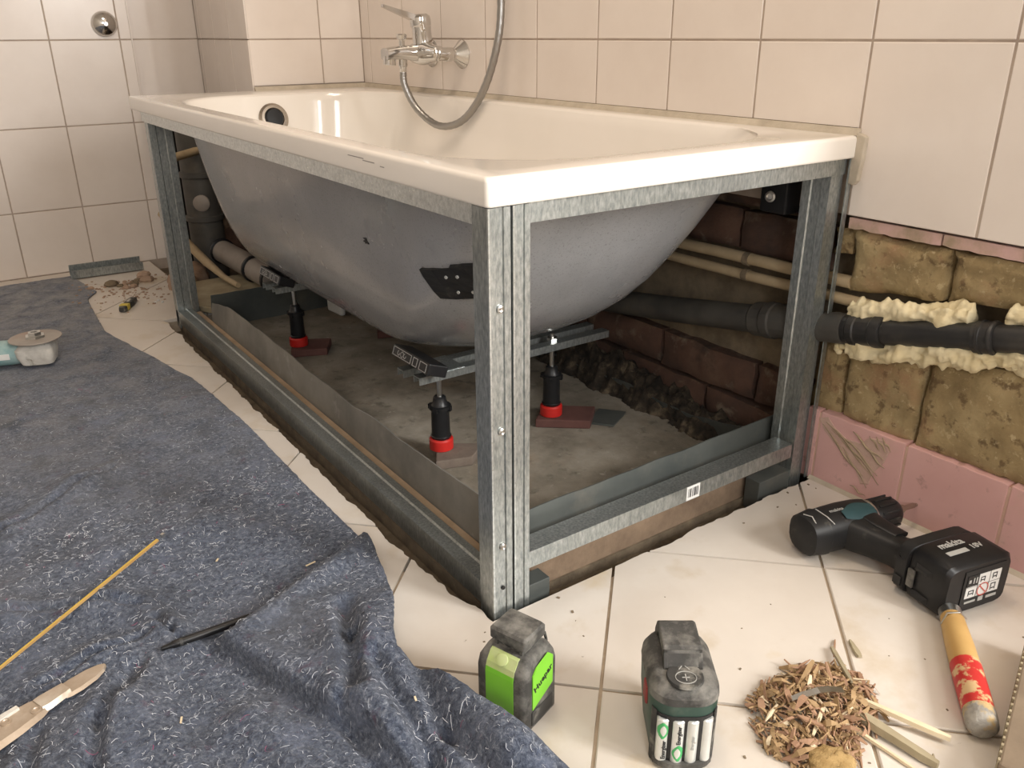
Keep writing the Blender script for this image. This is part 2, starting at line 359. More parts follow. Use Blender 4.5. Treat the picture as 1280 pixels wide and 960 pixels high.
# broken bed edge of the sunken strip
eb = B()
def bank(pts, nx, ny):
    r0 = [(x-nx*.004, y-ny*.004, -.0085) for x, y in pts]
    r1 = [(x+nx*(.002+.008*nz(x*40, y*40, 2)), y+ny*(.002+.008*nz(x*40, y*40, 2)), -.026) for x, y in pts]
    r2_ = [(x+nx*(.006+.006*nz(x*30, y*30, 4)), y+ny*(.006+.006*nz(x*30, y*30, 4)), -.046) for x, y in pts]
    eb.rings([[(x-nx*.04, y-ny*.04, -.0085) for x, y in pts], r0, r1, r2_, [(x-nx*.04, y-ny*.04, -.046) for x, y in pts]], closed=False, cap0=False, cap1=False)
bank([(CX, CY-.006+i*.012) for i in range(137)], 1, 0)
bank([(CX-.006+i*.012, CY) for i in range(60)], 0, 1)
eb.build('bed_edge', 'bed_dark', floor)
sb = B(); n = 40
rows = [[(-.05+i*.8/n, -.02+j*2.3/60, -.040+.003*nz(i*.5, j*.5, 2)) for i in range(n+1)] for j in range(61)]
sb.rings(rows, closed=False, cap0=False, cap1=False)
sb.build('screed_bed', 'bed_dark', floor, smooth=60)
B().box(.046, .70, .046, 2.3, -.045, -.024).build('screed_step', 'bed_dark', floor)
B().box(.049, .0655, .05, 1.56, -.045, .023).build('clay_strip', 'clay_dirt', floor)
B().box(.06, .655, .050, .0645, -.045, .036).build('dirt_bank', 'bed_brown', floor)
B().box(.014, .046, .012, 1.60, -.045, -.006).build('mortar_bed', 'bed_dark', floor)

# ---- tiles shared by size
_tm = {}
def wall_tile_mesh(wd, ht, th=.008):
    k = (round(wd, 4), round(ht, 4), th)
    if k not in _tm:
        b = B(); a, h = wd/2, ht/2; c = .0014
        b.rings([[(-a, th, -h), (a, th, -h), (a, th, h), (-a, th, h)], [(-a, c, -h), (a, c, -h), (a, c, h), (-a, c, h)],
                 [(-a+c, 0, -h+c), (a-c, 0, -h+c), (a-c, 0, h-c), (-a+c, 0, h-c)]], cap0=False)
        _tm[k] = b.mesh('wall_tile')
    return _tm[k]
GP = .0032
def tiles_on(parent, axis, plane, a_edges, z_edges, m='tile', name='wall_tile', skip=None, normal=-1):
    for i in range(len(a_edges)-1):
        for j in range(len(z_edges)-1):
            a0, a1 = sorted((a_edges[i], a_edges[i+1])); z0, z1 = z_edges[j], z_edges[j+1]
            if skip and skip(a0, a1, z0, z1): continue
            if a1-a0 < .006 or z1-z0 < .006: continue
            o = link(name, wall_tile_mesh(a1-a0-GP, z1-z0-GP), m, parent)
            if axis == 'x':
                o.rotation_euler = (0, 0, -PI/2 if normal < 0 else PI/2); o.location = (plane, (a0+a1)/2, (z0+z1)/2)
            else:
                o.rotation_euler = (0, 0, 0 if normal < 0 else PI); o.location = ((a0+a1)/2, plane, (z0+z1)/2)
# ---- wall beside the tub
YE = -.50
wb = B()
wb.box(W+.0012, W+.22, YE, 2.45, .468, 2.5)
wb.box(W+.055, W+.22, YE, 2.45, -.1, .468)
wall_right = struct(wb.build('wall_right', 'grout'))
wall_right.data.materials.append(M['mortar'])
for p in wall_right.data.polygons:
    if p.center.z < .46: p.material_index = 1
yk = [1.4421-TW*k for k in range(0, 12)]
ys = [1.70, 1.6475]+yk
ys = [y for y in ys if y > YE]+[YE]
zr = [ZG+TH*k for k in range(0, 7)]+[2.5]
tiles_on(wall_right, 'x', W, ys, zr)
ya = [y for y in ys if y > 0]
tiles_on(wall_right, 'x', W, ya, [.597, ZG])
yb_ = [y for y in ys if y < .01]
tiles_on(wall_right, 'x', W, yb_, [.466, ZG])
# mortar edge left where the tile end meets the tub rim
ch = B()
pl = [(.0, .5935), (-.016, .588), (-.0155, .56), (-.0125, .523), (-.006, .515), (.0035, .517), (.0045, .545), (.002, .575)]
ch.rings([[(W-.009+.0*y, y+.002, z) for y, z in pl], [(W+.004, y+.002, z) for y, z in pl]])
ch.build('mortar_edge', 'adhesive_edge', wall_right, bevel=.002)
# old pink tile strip under the new tiles
y = .0
for ln in (.152, .158, .158, .158, .158, .158):
    b = B(); k = 12
    low = [(y-ln*i/k, .447+.0035*nz(y*9-i*.7, 3, 1)) for i in range(k+1)]
    b.rings([[(W+.003, a, .464) for a, _ in low]+[(W+.003, a, z) for a, z in reversed(low)], [(W+.03, a, .464) for a, _ in low]+[(W+.03, a, z) for a, z in reversed(low)]])
    b.build('pink_tile_strip', 'pink_strip', wall_right)
    y -= ln+.003
# pink skirting tiles
y = .020
for ln in (.022, .155, .155, .155, .155, .155, .155):
    b = B(); k = 14
    top = [(y-ln*i/k, .131+.0025*nz(y*7-i*.9, 1, 6)) for i in range(k+1)]
    b.rings([[(W-.003, a, .0) for a, _ in top]+[(W-.003, a, z) for a, z in reversed(top)], [(W+.05, a, .0) for a, _ in top]+[(W+.05, a, z) for a, z in reversed(top)]])
    b.build('pink_skirting_tile', 'pink', wall_right, bevel=.0012)
    y -= ln+.0045
b = B(); b.box(W-.0012, W+.05, YE, .02, .0, .127); b.build('skirting_joint', 'pink_grout', wall_right)
b = B(); b.rings([[(W-.003, YE, .0), (W-.009, YE, .0), (W-.003, YE, .006)], [(W-.003, .0, .0), (W-.009, .0, .0), (W-.003, .0, .006)]]); b.build('floor_joint', 'adhesive_edge', wall_right)
# combed adhesive left on the first skirting tile
def ad(y0, z0, y1, z1, bend, wdt):
    b = B(); pts = []
    for i in range(13):
        t = i/12; yy = y0+(y1-y0)*t; zz = z0+(z1-z0)*t+bend*math.sin(PI*t)+.002*math.sin(9*t+y0*90)
        pts.append((W-.0042, yy, zz))
    b.tube(pts, lambda t: wdt*(.35+math.sin(PI*min(1, t*1.05)))*.7, 6)
    b.build('adhesive_ridge', 'adhesive', wall_right, smooth=60)
ap = B(); outl = [(-.004, .118), (-.02, .126), (-.035, .112), (-.06, .10), (-.085, .102), (-.10, .118), (-.125, .124), (-.138, .108), (-.132, .085), (-.118, .062), (-.112, .035), (-.098, .03), (-.085, .052), (-.06, .07), (-.035, .085), (-.015, .10)]
ap.rings([[(W-.0028, y_, z_) for y_, z_ in outl], [(W-.0042, -.075+(y_+.075)*.97, .085+(z_-.085)*.95) for y_, z_ in outl]]); ap.build('adhesive_patch', 'adhesive_pink', wall_right)
for a in ((-.012, .112, -.10, .045, -.004, .0022), (-.018, .118, -.115, .052, .005, .0022), (-.03, .107, -.125, .058, .008, .002), (-.045, .098, -.13, .045, .006, .002),
          (-.055, .082, -.11, .03, .002, .002), (-.07, .118, -.13, .09, -.004, .0025), (-.09, .105, -.135, .075, .0, .0025), (-.10, .122, -.122, .104, 0, .002),
          (-.112, .124, -.132, .106, 0, .002), (-.122, .126, -.14, .110, 0, .0018), (-.08, .022, -.11, .012, 0, .0015)):
    ad(*a)
# bricks
def brick(y0, y1, zb0, zb1, zt0, zt1, xf, m, parent, sd=0, dep=.05):
    nu, nv = (26, 11) if m == 'brick' else (9, 4)
    def P(u, v, d):
        yy = y0+(y1-y0)*u; zb = zb0+(zb1-zb0)*u; zt = zt0+(zt1-zt0)*u
        e = min(u, 1-u)*abs(y1-y0); f = min(v, 1-v)*abs(zt-zb)
        rnd = .010*max(0, 1-min(e, f)/.016)**2
        wob = .010*nz(yy*17, v*2.2+sd, 4.4+sd)+.0035*nz(yy*60, v*7+sd, 1)+(.0022*nz(yy*150, v*17+sd, 3) if m == 'brick' else 0)
        j = .004*nz(yy*30+sd, v*5, 7.7)
        return (xf+d+rnd-wob*(d == 0), yy+.003*nz(v*4+sd, u*6, 2)*(u in (0, 1)), zb+(zt-zb)*v+j*(v in (0, 1)))
    b = B()
    front = [[P(i/nu, k/nv, 0) for i in range(nu+1)] for k in range(nv+1)]
    vs = [p for r in front for p in r]; fs = []
    for k in range(nv):
        for i in range(nu):
            a = k*(nu+1)+i; fs.append((a, a+1, a+nu+2, a+nu+1))
    bd = [i for i in range(nu+1)]+[k*(nu+1)+nu for k in range(1, nv+1)]+[nv*(nu+1)+i for i in range(nu-1, -1, -1)]+[k*(nu+1) for k in range(nv-1, 0, -1)]
    o = len(vs); vs += [(vs[i][0]+dep, vs[i][1], vs[i][2]) for i in bd]
    for q in range(len(bd)):
        r = (q+1) % len(bd); fs.append((bd[q], o+q, o+r, bd[r]))
    b.add(vs, fs); return b.build('brick', m, parent, smooth=50)
# upper course in front of the tub (above the pipe chase)
for i, (y0, y1, a, c) in enumerate(((-.010, -.166, .345, .366), (-.172, -.425, .366, .40), (-.431, -.68, .395, .40), (-.686, -.94, .39, .39))):
    brick(y0, y1, a, c, .443, .443, W+.006, 'brick', wall_right, i*3.3)
brick(.03, -.004, .40, .405, .443, .443, W+.012, 'brick', wall_right, 5.3)
# lower course
for i, (y0, y1, z0, z1) in enumerate(((.03, -.028, .250, .252), (-.034, -.162, .252, .272), (-.168, -.41, .272, .312), (-.416, -.66, .312, .33), (-.666, -.94, .33, .33))):
    brick(y0, y1, .125, .125, z0, z1, W+.006, 'brick', wall_right, 20+i*2.1)
# bricks in the cavity behind the tub
sd = 40
for z0, z1, off in ((.0, .072, .0), (.082, .155, .12), (.365, .437, .05), (.447, .52, .17), (.53, .588, .02)):
    y = .035-off*.4 if off else .035
    y = max(y, .035)
    first = .25-off
    while y < 1.7:
        ln = first; first = .25
        brick(y+ln-.005, y+.005, z0, z0, z1, z1, W+.022+.006*nz(y*5, z0*9, 1), 'brick_red', wall_right, sd); sd += 1.7
        y += ln
b = B(); b.box(W+.0, W+.05, .02, 1.7, .585, .60); b.build('tile_bed', 'mortar', wall_right)

# ---- pillar at the tub end
PX = .338
wf = B(); wf.rings([[(PX+.002, L+.0005, z), (W+.2, L+.0005, z), (W+.2, 2.45, z), (PX+.002+.75*.0851, 2.45, z)] for z in (.585, 2.5)])
wall_far = struct(wf.build('wall_far', 'grout'))
M['tile_edge'] = M['tile']
tiles_on(wall_far, 'y', L-.0015, [PX, PX+.2135, W], [.599, ZG]+zr[1:])
side = math.atan2(.057, .67)
sy = [0, .205, .41, .615, .67]
for j, (z0, z1) in enumerate(zip([.42, ZG]+zr[1:-1], [ZG]+zr[1:])):
    for i in range(4):
        a0, a1 = sy[i], sy[i+1]
        if z0 < .5: z0 = .466
        o = link('wall_tile', wall_tile_mesh(a1-a0-GP, z1-z0-GP), 'tile', wall_far)
        d = Vector((math.sin(side), math.cos(side)))
        c = Vector((PX, L))+d*((a0+a1)/2)+Vector((-math.cos(side), math.sin(side)))*.0015
        o.rotation_euler = (0, 0, -PI/2-side); o.location = (c[0], c[1], (z0+z1)/2)
# ---- wall left of the tub with the niche behind the tub end
wn = B(); wn.box(-1.75, .176, YB+.0012, YB+.2, -.05, 2.5); wn.box(.17, W+.2, 2.3715, 2.6, -.1, 2.5)
wall_back = struct(wn.build('wall_back', 'grout'))
xe = [.176, .139]+[.139-TW*k for k in range(1, 10)]
ze = [0, ZG-2*TH, ZG-TH]+zr
tiles_on(wall_back, 'y', YB, xe, ze)
tiles_on(wall_back, 'y', 2.37, [.176, .395], [.466]+zr)
b = B(); b.box(.1745, .178, YB-.0005, 2.372, .466, 2.5); b.build('tile_end', 'tile', wall_back)
B().box(.176, .206, YB+.001, 2.372, -.03, .464).build('wall_tile', 'tile', wall_back)
# ---- rest of the room (behind and beside the camera)
o = B().box(-1.9, -1.7, -2.5, 2.6, -.1, 2.5).build('wall_left', 'plaster'); struct(o)
o = B().box(W+.2, 2.6, YE-.0, YE+.2, -.1, 2.5).build('wall_return', 'plaster'); struct(o)
def windowed(name, wins, lo, hi, z0, z1, q0, q1):
    # wall between y = q0..q1 running from lo to hi, with openings
    wl = B(); qm = (q0+q1)/2; edges = [lo]+[e for _, a0, a1 in wins for e in (a0, a1)]+[hi]
    for k in range(0, len(edges), 2): wl.box(edges[k], edges[k+1], q0, q1, -.1, 2.5)
    for _, a0, a1 in wins: wl.box(a0, a1, q0, q1, -.1, z0); wl.box(a0, a1, q0, q1, z1, 2.5)
    struct(wl.build(name, 'plaster'))
    for wname, a0, a1 in wins:
        fr0 = B()
        for u0, u1, v0, v1 in ((a0, a0+.05, z0, z1), (a1-.05, a1, z0, z1), (a0, a1, z0, z0+.05), (a0, a1, z1-.05, z1)): fr0.box(u0, u1, qm-.03, qm+.03, v0, v1)
        wo = struct(fr0.build(wname, 'label'))
        B().box(a0+.05, a1-.05, qm-.004, qm+.004, z0+.05, z1-.05).build('pane', 'glass', wo)
windowed('wall_rear', [('window_fill', -1.48, -.92), ('window_2', .43, .69), ('window_1', .84, 1.52)], -1.9, 2.6, .9, 2.1, -2.5, -2.3)  # leftmost opening is added to go with the left fill light
struct(B().box(2.4, 2.6, -2.3, YE, -.1, 2.5).build('wall_east', 'plaster'))
struct(B().box(-1.9, 2.6, -2.5, 2.6, 2.5, 2.6).build('ceiling', 'plaster'))
lamp = empty('ceiling_lamp', (.08, .30, 2.5), 'flat square ceiling lamp above the work area', 'lamp')
B().box(-.3, .3, -.3, .3, -.06, 0).build('housing', 'label', lamp)
# silicone joint between tub rim and walls
b = B()
pth = [(W-.001, -.002), (W-.001, L-.009), (PX-.005, L-.009)]
b.rings([[(W, .0, .589), (W-.010, .0, .589), (W-.0005, .0, .599)], [(W, L, .589), (W-.010, L-.01, .589), (W-.0005, L, .599)]])
b.rings([[(PX, L-.0075, .589), (PX, L-.018, .589), (PX, L-.008, .599)], [(W, L-.0075, .589), (W, L-.018, .589), (W, L-.008, .599)]])
struct(b.build('trim_1', M['adhesive_edge']), 'beige sealing joint between bathtub rim and tiles')

# ================================================================ BATHTUB
def rrect(x0, x1, y0, y1, r, z, n=10):
    pts = []
    rf, rn = r if isinstance(r, tuple) else (r, r)      # far and near corner radius
    for cx, cy, a0, r in ((x1-rf, y1-rf, 0, rf), (x0+rf, y1-rf, PI/2, rf), (x0+rn, y0+rn, PI, rn), (x1-rn, y0+rn, 1.5*PI, rn)):
        for i in range(n+1):
            a = a0+PI/2*i/n; pts.append((cx+r*math.cos(a), cy+r*math.sin(a), z))
    return pts
tub = empty('bathtub', (W/2, L/2, .19), 'white enamelled steel bathtub with bare grey underside in metal frame', 'bathtub')
IN = (.052, W-.045, .075, 1.545); BT = (.185, .505, .50, 1.425); ZB = .203
PROF = [(0, 0), (.035, .05), (.09, .14), (.16, .26), (.235, .39), (.32, .52), (.41, .645), (.51, .755), (.62, .85), (.74, .925), (.87, .975), (1, 1)]
PEND = [(0, 0)]
def tub_ring(f, d, off=0, z0=.583, zb=ZB):
    # f inset fraction, d depth fraction ; the foot end keeps steep, the head end slopes
    xf = f**1.1
    e = [IN[0]+(BT[0]-IN[0])*xf, IN[1]+(BT[1]-IN[1])*xf, IN[2]+(BT[2]-IN[2])*f, IN[3]+(BT[3]-IN[3])*f**1.05]
    r = (.215-.057*f+off, .150+.008*f+off)
    z = z0+(zb-z0)*d
    return rrect(e[0]-off, e[1]+off, e[2]-off, e[3]+off, r, z-off*d)
rings = [rrect(.0015, W-.0015, .0015, L-.0015, .006, .556), rrect(.0002, W-.0002, .0002, L-.0002, .007, .5575), rrect(0, W, 0, L, .007, .559), rrect(0, W, 0, L, .007, .5835), rrect(.0006, W-.0006, .0006, L-.0006, .007, .5858), rrect(.0025, W-.0025, .0025, L-.0025, .007, .588), rrect(.005, W-.005, .005, L-.005, .008, .589), rrect(.009, W-.009, .009, L-.009, .012, .589),
         rrect(IN[0]-.012, IN[1]+.012, IN[2]-.012, IN[3]+.012, (.227, .19), .5885), rrect(IN[0]-.005, IN[1]+.005, IN[2]-.005, IN[3]+.005, (.22, .175), .587)]
rings += [tub_ring(f, d) for f, d in PROF]
cx, cy = (BT[0]+BT[1])/2, (BT[2]+BT[3])/2
for k in (.6, .25): rings.append([(cx+(p[0]-cx)*k, cy+(p[1]-cy)*k, ZB-.004*(1-k)) for p in rings[-1 if k == .6 else -2]])
b = B(); b.rings(rings, cap0=False); b.build('basin', 'enamel', tub, smooth=40, world=True)
sr = [rrect(.004, W-.004, .004, L-.004, .01, .557), rrect(.006, W-.006, .006, L-.006, .01, .578), rrect(IN[0]-.02, IN[1]+.02, IN[2]-.02, IN[3]+.02, (.232, .16), .581)]
sr += [tub_ring(f, d, .005, .578) for f, d in PROF]
sr.append([(cx+(p[0]-cx)*.3, cy+(p[1]-cy)*.3, ZB-.008) for p in sr[-1]])
from mathutils.bvhtree import BVHTree
b = B(); b.rings(sr, cap0=False); SHB = BVHTree.FromPolygons([tuple(p) for p in b.v], b.f); b.build('shell', 'shell', tub, smooth=40, world=True, label='grey speckled outside of the bathtub')
# surface lookup on the shell's long front side and far end
def shell_x(y, z):
    best = None
    for f, d in [(i/200, 0) for i in range(0)]: pass
    # interpolate profile at depth
    zz = (.578-z)/(.578-ZB)
    for (f0, d0), (f1, d1) in zip(PROF, PROF[1:]):
        if d0 <= zz <= d1:
            f = f0+(f1-f0)*(zz-d0)/(d1-d0); return IN[0]+(BT[0]-IN[0])*f**1.1-.005, f
    return BT[0], 1
def end_y(z):
    zz = (.583-z)/(.583-ZB)
    for (f0, d0), (f1, d1) in zip(PROF, PROF[1:]):
        if d0 <= zz <= d1:
            f = f0+(f1-f0)*(zz-d0)/(d1-d0); return IN[3]+(BT[3]-IN[3])*f**1.05
# overflow
oz = .525; oy = end_y(oz)-.001
ax = Vector((.0, -1, .28)).normalized()
ov = B().lathe([(-.02, .030), (0, .040), (.006, .040), (.011, .034), (.0112, .027), (.004, .0255)], (.325, oy, oz), ax, 28).build('overflow_ring', 'brass_nickel', tub, smooth=35, world=True, label='nickel overflow ring')
k = B().lathe([(.003, .0258), (.012, .0258), (.0165, .022), (.0172, .0)], (.325, oy, oz), ax, 24).build('overflow_knob', 'black', ov, smooth=35, world=True)
# scrape marks on lip
b = B()
for y0, z0, ln in ((.33, .577, .05), (.29, .5745, .035), (.25, .572, .012)):
    b.box(-.0003, .0004, y0-ln/2, y0+ln/2, z0, z0+.0013)
b.build('scrape_mark', 'scrape', tub, world=True)
# black sound pads on the outside
def on_shell(y, z, o=.003):
    h = SHB.ray_cast(Vector((-1, y, z)), Vector((1, 0, 0)))
    if not h[0]: return Vector((.2, y, z))
    nn_ = h[1] if h[1].x < 0 else -h[1]
    return h[0]+nn_*o
b = B()
top = [(.305, .412), (.28, .416), (.252, .420), (.248, .426), (.23, .430), (.212, .433)]
bot = [(.297, .365), (.275, .367), (.25, .371), (.240, .373), (.226, .377), (.212, .380)]
rg = []
for (y0, z0), (y1, z1) in zip(top, bot):
    col = [(y0+(y1-y0)*k/4, z0+(z1-z0)*k/4) for k in range(5)]
    rg.append([on_shell(y_, z_, .006) for y_, z_ in col]+[on_shell(y_, z_, -.001) for y_, z_ in reversed(col)])
b.rings(rg)
pad = b.build('sound_pad', 'black_matt', tub, world=True, label='black plastic plate stuck to the shell')
for y, z in ((.262, .408), (.246, .411), (.262, .382), (.245, .384), (.228, .388), (.222, .407)):
    B().lathe([(0, .0026), (.0012, .0026)], on_shell(y, z, .0065), (-1, -.5, -.3), 10).build('pad_hole', 'grey_print', pad, world=True)
# small black mark printed on the shell
p = on_shell(.478, .423, .0006)
b = B()
for dy, dz, wd, hh in ((0, 0, .002, .012), (.005, .002, .004, .002), (.005, -.003, .004, .002), (-.005, .0, .003, .010), (-.009, -.004, .003, .003)):
    b.box(p.x-.0006, p.x+.003, p.y+dy-wd/2, p.y+dy+wd/2, p.z+dz-hh/2, p.z+dz+hh/2)
b.build('stamp', 'ink', tub, world=True)

# ---- foot bars with adjustable legs
def foot_bar(yb, label, feet_lab):
    fb = empty('bathtub_foot_bar', (.345, yb, 0), label, 'bathtub feet', group='foot bars under the bathtub')
    x0, x1 = .130, .575; zt = .178
    for s in (-1, 1):
        r = B(); y0 = yb+s*.024
        sec = [(-.011, zt-.014), (-.0095, zt-.014), (-.0095, zt-.0015), (.0095, zt-.0015), (.0095, zt-.014), (.011, zt-.014), (.011, zt), (-.011, zt)]
        xa = x0+(.0 if s > 0 else .006)
        r.rings([[(xa, y0+a, z) for a, z in sec], [(x1, y0+a, z) for a, z in sec]])
        r.build('cross_rail', 'galv', fb, world=True)
    B().box(x0+.05, x0+.1, yb-.034, yb+.034, zt-.0005, zt+.002).build('bridge_plate', 'galv', fb, world=True)
    for k, xx in enumerate((.188, .447)):
        leg = B().cyl((xx, yb-.012, .055), (xx, yb-.012, .192), .0048, n=12).build('threaded_rod', 'zinc', fb, smooth=40, world=True)
        B().lathe([(0, .011), (.006, .011)], (xx, yb-.012, zt), (0, 0, 1), 6).build('nut', 'zinc', leg, world=True)
        sl = B().lathe([(.040, .0175), (.045, .0195), (.047, .0175), (.100, .0165), (.100, .0205), (.106, .0205), (.107, .0165), (.112, .013), (.122, .0115), (.124, .009)], (xx, yb-.012, 0), (0, 0, 1), 20)
        for q in range(4):
            a = q*PI/2+.6; sl.box(-.004, .004, .014, .0225, .097, .106, Matrix.Translation((xx, yb-.012, 0)) @ Matrix.Rotation(a, 4, 'Z'))
        sl.build('sleeve', 'black', fb, smooth=35, world=True)
        B().lathe([(.0185, .021), (.0195, .0225), (.038, .0225), (.041, .020)], (xx, yb-.012, 0), (0, 0, 1), 24).build('foot_cap', 'red', fb, smooth=35, world=True, label='red plastic foot cap')
    # black plastic supports glued under the shell at both ends of the bar
    for k, xx in enumerate((.155,)):
        sg = 1 if k == 0 else -1
        pd = B(); pd.box(-.020, .020, -.075, .055, -.009, .012, Matrix.Translation((xx, yb+.008, .196)) @ Matrix.Rotation(sg*.35, 4, 'Y'))
        s_ = pd.build('shell_support', 'black', fb, world=True, bevel=.002)
        if k == 0:
            T = Matrix.Translation((xx, yb+.008, .196)) @ Matrix.Rotation(.35, 4, 'Y')
            e = B()
            for a0, a1 in ((-.068, -.045), (-.036, -.022), (-.014, .05)):
                for z0, z1 in ((-.0065, -.0055), (.008, .009)): e.box(-.0208, -.0195, a0, a1, z0, z1, T)
                for a in (a0, a1): e.box(-.0208, -.0195, a-.0005, a+.0005, -.0065, .009, T)
            for a, r_ in ((.018, .0048), (.030, .004), (.008, .004)):
                for q in range(12):
                    t0, t1 = 2*PI*q/12, 2*PI*(q+1)/12
                    if r_ < .0045 and q in (3, 4, 5): continue
                    e.box(-.0206, -.0195, a+r_*math.cos(t0)-.0007, a+r_*math.cos(t0)+.0007, .001+r_*math.sin(t0)-.0007, .001+r_*math.sin(t0)+.0007, T)
            e.build('embossed_mark', 'grey_print', s_, world=True)
    return fb
foot_bar(.465, 'galvanised foot bar with red-capped black legs under the head end nearest the corner post', '')
foot_bar(1.16, 'galvanised foot bar with red-capped black legs under the far drain end of the bathtub', '')
def slab(pts, z1, m, label):
    b = B(); b.prism(pts, .0, z1); return tag(b.build('support_slab', m, bevel=.002), label, 'slab', 'slabs under the tub feet')
slab([(.150, .41), (.215, .388), (.262, .425), (.19, .475)], .018, 'slab', 'grey-brown slab under the near left tub foot beside the corner post')
slab([(.405, .45), (.49, .38), (.545, .43), (.46, .50)], .018, 'slab_red', 'dark red slab under the near right tub foot')
slab([(.155, 1.12), (.235, 1.085), (.275, 1.15), (.19, 1.20)], .018, 'slab_red', 'reddish slab under the far left tub foot')
slab([(.39, 1.12), (.47, 1.09), (.51, 1.16), (.43, 1.20)], .018, 'slab_red', 'shaded slab under the far right tub foot')
b = B().prism([(.50, .405), (.535, .36), (.60, .395), (.565, .44)], .0, .004)
tag(b.build('dark_patch_tile', 'membrane_dark'), 'thin dark flat piece lying beside the dark red slab', 'scrap')

# ---- liner tray below the tub
tray = empty('liner_tray', (.35, .78, -.026), 'grey sheet liner tray with upturned edges on the floor beneath the bathtub', 'liner')
b = B()
rows = [[(.075+i*.575/30, .075+j*1.395/60, .0+.0022*nz(i*.4, j*.4, 5)-.001) for i in range(31)] for j in range(61)]
b.rings(rows, closed=False, cap0=False, cap1=False)
b.build('tray_bottom', 'screed', tray, smooth=60, world=True)
def upstand(name, p0, p1, nrm, h, m, amp=.012, seed=0, lean=.012, wave=1):
    b = B(); n = 60; p0 = Vector(p0); p1 = Vector(p1); nv = Vector(nrm); rg = []
    for i in range(n+1):
        t = i/n; p = p0.lerp(p1, t); top = h(t)+amp*nz(t*9, seed, 1)+amp*.35*nz(t*31, seed, 4)
        w_ = .004*wave*nz(t*8, seed, 9)
        col = []
        for k in range(5):
            s = k/4; col.append(p+nv*(lean*s*s+w_*s)+Vector((0, 0, -.026+(top+.026)*s)))
        ro = [c for c in col]; ri = [c+nv*.0025 for c in reversed(col)]
        rg.append(ro+ri)
    b.rings(rg); return b.build(name, m, tray, smooth=50, world=True)
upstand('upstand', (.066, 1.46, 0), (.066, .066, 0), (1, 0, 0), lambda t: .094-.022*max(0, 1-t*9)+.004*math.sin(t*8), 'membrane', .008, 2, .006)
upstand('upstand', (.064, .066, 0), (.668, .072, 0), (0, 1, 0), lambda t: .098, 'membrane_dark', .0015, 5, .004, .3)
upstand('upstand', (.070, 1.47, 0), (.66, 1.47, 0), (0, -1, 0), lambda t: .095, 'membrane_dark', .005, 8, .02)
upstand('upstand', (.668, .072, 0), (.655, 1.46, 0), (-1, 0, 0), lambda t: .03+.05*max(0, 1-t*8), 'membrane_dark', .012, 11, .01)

# ---- galvanised stud frame
fr = empty('stud_frame', (.02, .02, -.038), 'galvanised steel stud frame standing around the bathtub', 'frame')
def cpost(name, T, wd, dp, z0, z1, m='galv', lip=.006):
    # C stud: web in local x (wide, facing -y), flanges going back +y ; ribs pressed in the web
    b = B(); t = .0012; w_ = wd
    sec = [(0, 0), (w_*.30, 0), (w_*.34, .0022), (w_*.42, .0022), (w_*.46, 0), (w_*.54, 0), (w_*.58, .0022), (w_*.66, .0022), (w_*.70, 0), (w_, 0), (w_, dp), (w_-lip, dp), (w_-lip, dp-t), (w_-t, dp-t), (w_-t, t+.0002), (t, t+.0002+.0024*0)]
    sec = [(0, 0), (w_*.30, 0), (w_*.34, .002), (w_*.66, .002), (w_*.70, 0), (w_, 0), (w_, dp), (w_-lip, dp), (w_-lip, dp-t), (w_-t, dp-t), (w_-t, t), (w_*.70, t), (w_*.66, t+.002), (w_*.34, t+.002), (w_*.30, t), (t, t), (t, dp-t), (lip, dp-t), (lip, dp), (0, dp)]
    b.rings([[(a, c, z0) for a, c in sec], [(a, c, z1) for a, c in sec]], T=T)
    return b.build(name, m, fr, world=True)
ZT = .5545
cpost('corner_post', Matrix.Translation((.004, .004, 0)), .0305, .034, -.038, ZT)
cp2 = cpost('corner_post', Matrix.Translation((.0375, .0045, 0)), .0255, .030, -.038, ZT)
# thin lighter strips that paint the gleam on the corner edges
B().box(.0032, .0055, .0033, .006, -.038, ZT).build('edge_gleam', 'galv_lit', fr, world=True)
B().box(.0378, .0400, .0035, .006, -.038, ZT).build('edge_gleam', 'galv_lit', fr, world=True)
cpost('side_post', Matrix.Translation((.640, .062, 0)) @ Matrix.Rotation(-PI/2, 4, 'Z'), .050, .030, -.038, ZT)
cpost('side_post', Matrix.Translation((.010, 1.575, 0)), .058, .030, -.02, ZT)
B().box(.0092, .0112, 1.5738, 1.5765, -.02, ZT).build('edge_gleam', 'galv_lit', fr, world=True)  # lighter strip paints the gleam on the post edge
def rail(name, p0, p1, nrm, wd, h, m='galv', z=0, groove=True):
    # inverted U: web on top, front flange facing nrm
    b = B(); t = .0012; p0 = Vector(p0); p1 = Vector(p1); nv = -Vector(nrm)
    sec = [(0, -h), (0, 0), (wd*.32, 0), (wd*.38, -.003), (wd*.62, -.003), (wd*.68, 0), (wd, 0), (wd, -h), (wd-t, -h), (wd-t, -t), (wd*.68, -t), (wd*.62, -t-.003), (wd*.38, -t-.003), (wd*.32, -t), (t, -t), (t, -h)]
    if not groove: sec = [(0, -h), (0, 0), (wd, 0), (wd, -h), (wd-t, -h), (wd-t, -t), (t, -t), (t, -h)]
    b.rings([[p+nv*a+Vector((0, 0, c)) for a, c in sec] for p in (p0, p1)])
    return b.build(name, m, fr, world=True)
rail('floor_rail', (.010, 1.60, .030), (.010, .010, .030), (-1, 0, 0), .038, .036)
rail('front_rail', (.060, .010, .0755), (.632, .010, .0755), (0, -1, 0), .036, .026, groove=False)
rail('top_rail', (.008, 1.62, .5545), (.008, .010, .5545), (-1, 0, 0), .030, .024, 'galv_lit')  # lighter copy carries the rail's bright reflection in its colour
rail('top_rail', (.060, .010, .5545), (.672, .010, .5545), (0, -1, 0), .030, .024)
